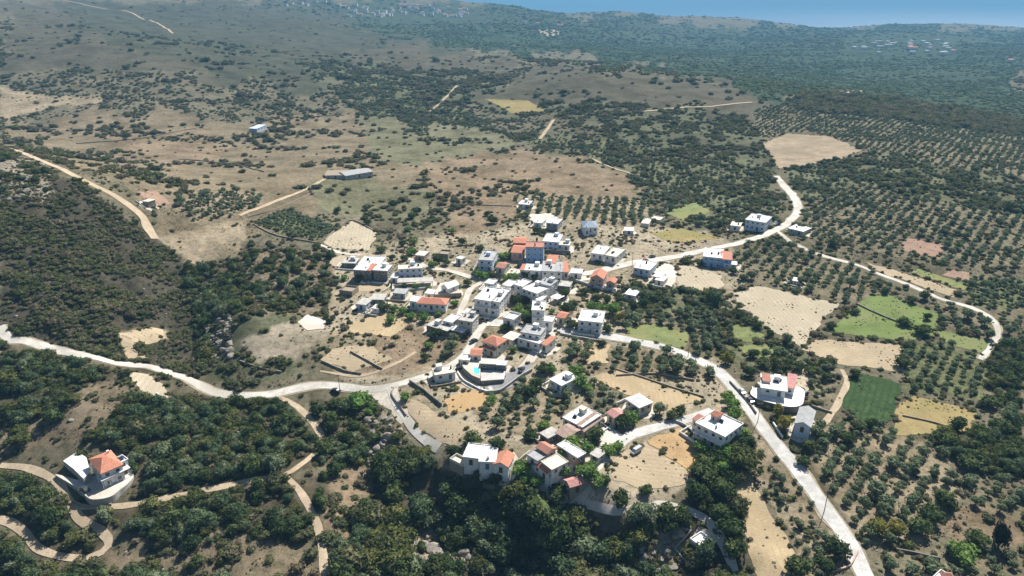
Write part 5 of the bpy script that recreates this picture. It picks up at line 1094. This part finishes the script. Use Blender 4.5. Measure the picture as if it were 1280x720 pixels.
SRC = {}
def split_near(A, nmax=300):
    size = A[:, 3] / np.hypot(A[:, 0], A[:, 1]) * in_frame(A[:, 5], A[:, 6]) * (A[:, 6] > 180); o = np.argsort(-size); return A[o[:nmax]], A[o[nmax:]]
def where(i): return AREAS[int(i)][2] or 'on the open slope above the village'
for A, kd, ds, gp in ((olv, 'olive', 'grey-green olive tree', 'olive trees'), (evg, 'ever', 'dark evergreen tree', 'evergreen trees'), (shr, 'shrub', 'low dark shrub', 'shrubs')):
    near, rest = split_near(A)
    for j, q in enumerate(near):
        ds2 = {'ever': ['dark dense evergreen tree', 'yellowish-green spreading evergreen tree', 'dark domed evergreen tree', 'low yellowish-green evergreen tree', 'brownish-green bushy tree', 'silvery grey-green tree', 'mid-green rounded tree'], 'shrub': ['dull green shrub', 'low dull green shrub', 'yellowish-green shrub', 'spreading dull green shrub', 'dry brownish shrub'], 'olive': ['grey-green olive tree']}[kd]; ds2 = ds2[j % len(ds2)]
        o = plant(kd, q[0], q[1], q[3], f'{ds2} {where(q[4])}', f'{ds2}s {where(q[4])}', j)
        for ch in ([o] + list(o.children)):
            if ch.type == 'MESH' and ch.data.name not in SRC: SRC[ch.data.name] = ch
    pts = rest[:, :3].copy(); pts[:, 2] -= 0.1
    scatter({'olive': 'olive_groves', 'ever': 'evergreen_woodland', 'shrub': 'scrub'}[kd], {'olive': 'olive groves covering the slopes and valley', 'ever': 'dense evergreen woodland on the banks', 'shrub': 'low scrub spread over the hillsides'}[kd], kd, pts, rest[:, 3], trunk=kd == 'olive')
# far country: thickets, groves and woods that read as one mass
far = []
for g0, g1, s, rr in ((900, 1500, 7.5, 3.0), (1500, 2600, 12, 4.2), (2600, 5200, 22, 7.5)):
    P = with_z(jgrid(g0, g1, s, .74)); px, py = project(*P.T); k = lookup(cls, px, py)
    den = np.array([{'plain': .95, 'ridge': .7, 'dense': .3, 'mixed': .3, 'grovedk': .0, 'hill': .05 if g0 < 2600 else .3, 'hilldry': .02, 'mid': .1}.get(q, .05) for q in KN])[k]
    den = den * np.clip(.8 + 1.5 * fbm(P[:, 0] / (s * 9), P[:, 1] / (s * 9), 91, 3), .08, 1.3); m_ = (rng.random(len(P)) < den) & (P[:, 2] > SEA + 4)
    far.append(np.column_stack([P[:, :2], P[:, 2] - rr * .1, rr * np.exp(rng.normal(0, .25, len(P)))])[m_])
far = np.vstack(far); fx, fy = project(far[:, 0], far[:, 1], far[:, 2]); invil = ((fx > 425) & (fx < 605) & (fy < 30)) | ((fx > 1055) & (fx < 1195) & (fy > 46) & (fy < 74)); far = far[~invil | (rng.random(len(far)) < .22)]
for j, c in enumerate(PLANT['farclump'][2]):
    # four thickets of the far slope stand as objects of their own
    x, y, z = hit(*[(420, 185), (610, 150), (705, 120), (1065, 140)][j])[0]; SRC[c.name] = plant('farclump', x, y, 5.5, ['dark thicket beside the long far meadow', 'dark thicket below the far green clearing', 'dark thicket on the flank of the dry hump', 'dark thicket on the long shaded bank'][j], None, j)
scatter('far_woods', 'hazy groves and woods over the far plain and ridge', 'farclump', far[:, :3], far[:, 3])

# rocks and dry tufts
def rock_mesh(seed):
    bm = bmesh.new(); bmesh.ops.create_icosphere(bm, subdivisions=2, radius=1); r = np.random.default_rng(seed); ds = r.normal(size=(7, 3)); ds /= np.linalg.norm(ds, axis=1)[:, None]; cut = r.uniform(.45, .85, 7)
    for v in bm.verts:
        p = np.array(v.co[:])
        for d, c in zip(ds, cut):
            e = p @ d
            if e > c: p = p - d * (e - c)
        v.co = Vector((p[0], p[1] * .8, p[2] * .65))
    me = bpy.data.meshes.new('rock'); bm.to_mesh(me); bm.free(); me.materials.append(MAT['rockmat']); return me
rocks = [rock_mesh(i) for i in range(3)]
RK = [((520, 685), 1.6, 'large pale boulder among the rocks in the gorge'), ((842, 672), 1.5, 'large pale boulder at the foot of the gorge path'), ((592, 511), 1.0, 'round pale boulder beside the golden mound')]
for j, (p, r, lb) in enumerate(RK):
    q = hit(*p)[0]; o = bpy.data.objects.new('boulder', rocks[j]); COL.objects.link(o); o.location = (q[0], q[1], q[2] + r * .25); o.scale = (r, r, r); tag(o, lb, 'boulder'); SRC[rocks[j].name] = o
P = with_z(jgrid(95, 620, 2.2)); px, py = project(*P.T); k = lookup(cls, px, py)
den = np.array([{'rocky': .5, 'slope': .07, 'maquis2': .12, 'forest': .05, 'dry': .02, 'red': .04, 'mid': .03, 'pale': .08, 'dense': .05, 'maquis': .02}.get(q, .004) for q in KN])[k] * np.clip(.4 + 3 * fbm(P[:, 0] / 9, P[:, 1] / 9, 33, 2), 0, 2)
m_ = (rng.random(len(P)) < den) & clear_of(P[:, 0], P[:, 1]); scatter('scattered_rocks', 'pale limestone rocks scattered over the slopes', rocks, P[m_], np.exp(rng.normal(-.75, .45, m_.sum())))
# the bluff west of the village and the stony edge of the gorge: bigger blocks
bl = np.vstack([np.stack([rng.uniform(258, 290, 150), rng.uniform(384, 448, 150)], 1), np.stack([rng.uniform(458, 510, 90), rng.uniform(522, 592, 90)], 1), np.stack([rng.uniform(0, 66, 90), rng.uniform(192, 250, 90)], 1), np.stack([rng.uniform(495, 600, 90), rng.uniform(650, 715, 90)], 1), np.stack([rng.uniform(800, 860, 60), rng.uniform(655, 712, 60)], 1)])
bq = hit(bl[:, 0], bl[:, 1]); bq = bq[clear_of(bq[:, 0], bq[:, 1])]; scatter('rock_outcrop', 'broken limestone blocks along the bluff and the gorge edge', rocks, bq, np.exp(rng.normal(.15, .4, len(bq))))
P = with_z(jgrid(95, 420, 1.5)); px, py = project(*P.T); k = lookup(cls, px, py)
den = np.array([{'rocky': .3, 'dry': .25, 'red': .3, 'maquis2': .4, 'slope': .3, 'village': .22, 'grove': .16, 'mid': .3, 'forest': .15}.get(q, .08) for q in KN])[k] * 1.6 * np.clip(.3 + 2.6 * fbm(P[:, 0] / 7, P[:, 1] / 7, 37, 2), 0, 2)
m_ = (rng.random(len(P)) < den) & clear_of(P[:, 0], P[:, 1], False)
tuft = PLANT['shrub'][2]; scatter('dry_brush', 'small dry tufts of brush on the open ground', [tuft[4], tuft[4], tuft[0]], P[m_], np.exp(rng.normal(-1.0, .3, m_.sum())))
# ------------------------------------------------------------------ cars
def car_parts(mat, van=False):
    prof = [(-2.05, .35), (-2.05, .72), (-1.9, .88), (-1.15, .93), (-.6, 1.42), (.75, 1.46), (1.45, .98), (1.95, .9), (2.08, .7), (2.08, .35)] if not van else [(-2.3, .35), (-2.3, .9), (-1.7, 1.1), (-1.15, 1.9), (2.2, 1.95), (2.3, 1.7), (2.3, .35)]
    k = len(prof); V = []
    for s in (-1, 1):
        for x, z in prof: V.append((x, s * (.84 if z < 1.2 else .68), z))
    F = [tuple(range(k - 1, -1, -1))[::-1] if False else tuple(range(k)), tuple(range(2 * k - 1, k - 1, -1))] + [((i + 1) % k, i, i + k, (i + 1) % k + k) for i in range(k)]
    body = (V, F)
    gl = join_geo([([(-1.02, -.7, .98), (-1.02, .7, .98), (-.62, .62, 1.40), (-.62, -.62, 1.40), (-1.08, -.7, 1.0), (-1.08, .7, 1.0), (-.68, .62, 1.42), (-.68, -.62, 1.42)], box_geo(0, 1, 0, 1, 0, 1)[1]),
                   box_geo(-.5, .7, -.795, -.72, .98, 1.34), box_geo(-.5, .7, .72, .795, .98, 1.34)])
    wh = []
    for i in range(12): a = i * math.pi / 6; wh.append((.31 * math.cos(a), -.1, .31 * math.sin(a)))
    for i in range(12): a = i * math.pi / 6; wh.append((.31 * math.cos(a), .1, .31 * math.sin(a)))
    wheel = (wh, [(i, (i + 1) % 12, (i + 1) % 12 + 12, i + 12) for i in range(12)] + [tuple(range(11, -1, -1)), tuple(range(12, 24))])
    return raw_mesh('body', body, mat), raw_mesh('glazing', gl, 'glass'), raw_mesh('wheel', wheel, 'rubber'), raw_mesh('headlight', box_geo(-.05, .05, -.14, .14, -.07, .07), 'metal')
CM = {}
for ax, bx, mat, van, lb in [('592,428', '600,424', 'cardark', 0, 'dark car parked beside the terracotta hipped house'), ('683,422', '690,419', 'cardark', 0, 'dark car parked at the corner of the grey-roofed house'),
  ('937,502', '942,507', 'cardark', 0, 'dark car on the main road below the terrace house'), ('927,491', '931,496', 'carsilver', 0, 'silver car on the main road beside the dark wall'),
  ('815,322', '822,321', 'cardark', 0, 'dark car parked at the upper road beside the workshop'), ('806,327', '812,326', 'carred', 0, 'red car parked beside the pale blue workshop'),
  ('863,322', '869,321', 'carsilver', 0, 'silver car parked on the upper road yard'), ('1005,494', '1011,491', 'cardark', 0, 'dark car parked beside the sandy yard'),
  ('103,614', '109,617', 'cardark', 0, 'dark car parked on the villa terrace'), ('622,352', '626,348', 'cardark', 0, 'dark car in the lane above the large white house'),
  ('652,464', '655,460', 'cardark', 0, 'dark car at the top of the grey car park'), ('420,490', '427,493', 'cardark', 0, 'dark car parked off the white road junction'), ('970,281', '974,279', 'carwhite', 1, 'white van parked beside the lone white block'),
  ('795,566', '800,563', 'carsilver', 1, 'silver van parked beside the white paved yard'), ('636,350', '641,349', 'carwhite', 0, 'white car parked in the lane beside the white halls'), ('1017,531', '1023,527', 'carred', 0, 'red car parked behind the blue barn')][:14]:
    p = hitp(ax + ' ' + bx); z = p[0, 2] + .22
    if 'villa terrace' in lb:
        zt_ = VILLA_Z; x_, y_ = at_z(np.array([106., 112.]), np.array([613., 616.]), zt_); p = np.column_stack([x_, y_, [zt_, zt_]]); z = zt_ + .01
    key = (mat, van)
    if key not in CM: CM[key] = car_parts(mat, van)
    root = empty('van' if van else 'car', (p[0, 0], p[0, 1], z), math.atan2(p[1, 1] - p[0, 1], p[1, 0] - p[0, 0])); tag(root, lb, 'van' if van else 'car')
    b_, g_, w_, h_ = CM[key]; inst('body', b_, root); inst('glazing', g_, root)
    for sx in (-1.3, 1.3):
        for sy in (-.78, .78): inst('wheel', w_, root, (sx, sy, .31))
    for sy in (-.55, .55): inst('headlight', h_, root, (-2.07 if not van else -2.3, sy, .68))
# ------------------------------------------------------------------ utility poles
def pole(px, py, label, h=8.5, arms=True):
    q = hit(px, py)[0]; root = empty('utility_pole', q); tag(root, label, 'pole')
    V = [(r * math.cos(i * math.pi / 4), r * math.sin(i * math.pi / 4), z) for z, r in ((-.4, .14), (h, .09)) for i in range(8)]
    mesh_obj('post', V, [(i, (i + 1) % 8, (i + 1) % 8 + 8, i + 8) for i in range(8)] + [tuple(range(8, 16))], MAT['wood'], root)
    if arms:
        mesh_obj('crossarm', *box_geo(-.9, .9, .09, .19, h - .7, h - .55), MAT['wood'], root)
        for x in (-.8, 0, .8): mesh_obj('insulator', *box_geo(x - .06, x + .06, .08, .2, h - .55, h - .35), MAT['white'], root)
for x, y, lb in ((1009, 455, 'tall pole at the corner of the tan stubble field'), (425, 491, 'pole beside the white road junction'), (547, 470, 'pole beside the tan-roofed house'), (712, 416, 'pole on the main road beside the tower house'), (860, 446, 'pole on the main road beside the green lawn'),
  (700, 349, 'pole in the upper lane beside the long row house'), (790, 334, 'pole beside the pale blue workshop'), (947, 528, 'pole on the main road below the turret house'), (1030, 640, 'pole on the main road between the groves'), (634, 384, 'pole beside the large white house')):
    pole(x, y, lb)
# ------------------------------------------------------------------ far villages
def far_house(px, py, label, group, k):
    q = hit(px, py)[0]; r = random.Random(k); w, d, h = r.uniform(11, 22), r.uniform(9, 14), r.uniform(5, 9); rz = r.uniform(-.5, .5); red = r.random() < .25
    label = label.replace('tiny white', 'tiny red-roofed').replace('tiny pale', 'tiny red-roofed') if red else label; root = empty('far_house', q, rz); tag(root, label, 'house', group + (', red roofs' if red else ''))
    mesh_obj('wall', *box_geo(-w / 2, w / 2, -d / 2, d / 2, -3, h), MAT['white'], root)
    if red: mesh_obj('roof', [(-w / 2 - .4, -d / 2 - .4, h - .1), (w / 2 + .4, -d / 2 - .4, h - .1), (w / 2 + .4, d / 2 + .4, h - .1), (-w / 2 - .4, d / 2 + .4, h - .1), (-w / 2, 0, h + 2.2), (w / 2, 0, h + 2.2)], [(0, 1, 5, 4), (2, 3, 4, 5), (1, 2, 5), (3, 0, 4), (3, 2, 1, 0)], MAT['tile'], root)
    else: mesh_obj('roof', *box_geo(-w / 2 - .3, w / 2 + .3, -d / 2 - .3, d / 2 + .3, h, h + .5), MAT['roofwhite'], root)
    for x in (-.25, .25): wm_, pm_ = win_meshes(1.15, 1.1, 'white'); wo = inst('window', wm_, root, (x * w, -d / 2, h - 2.2)); inst('pane', pm_, wo)
r = random.Random(5)
for k in range(72):
    t = r.random(); px = 432 + 150 * t + r.uniform(-4, 4); py = 10 + 6 * math.sin(t * 6) * .4 + r.uniform(-4, 11) + (3 if t > .6 else 0)
    far_house(px, max(py, 5), 'tiny white house in the village on the far left ridge', 'houses of the far left village', k)
for k in range(8): far_house(360 + k * 9 + r.uniform(-4, 4), 3 + r.uniform(0, 5), 'tiny white house on the skyline left of the far village', 'houses on the far skyline', 200 + k)
for k in range(30): far_house(1066 + 118 * r.random(), 51 + 18 * r.random(), 'tiny pale house in the hamlet on the hazy plain', 'houses of the far plain hamlet', 100 + k)
for k, (a, b_) in enumerate(((655, 28), (672, 31), (700, 33), (1185, 62), (1190, 66), (1262, 78))): far_house(a, b_, 'tiny white farmhouse alone on the far plain', 'lone far farmhouses', 300 + k)
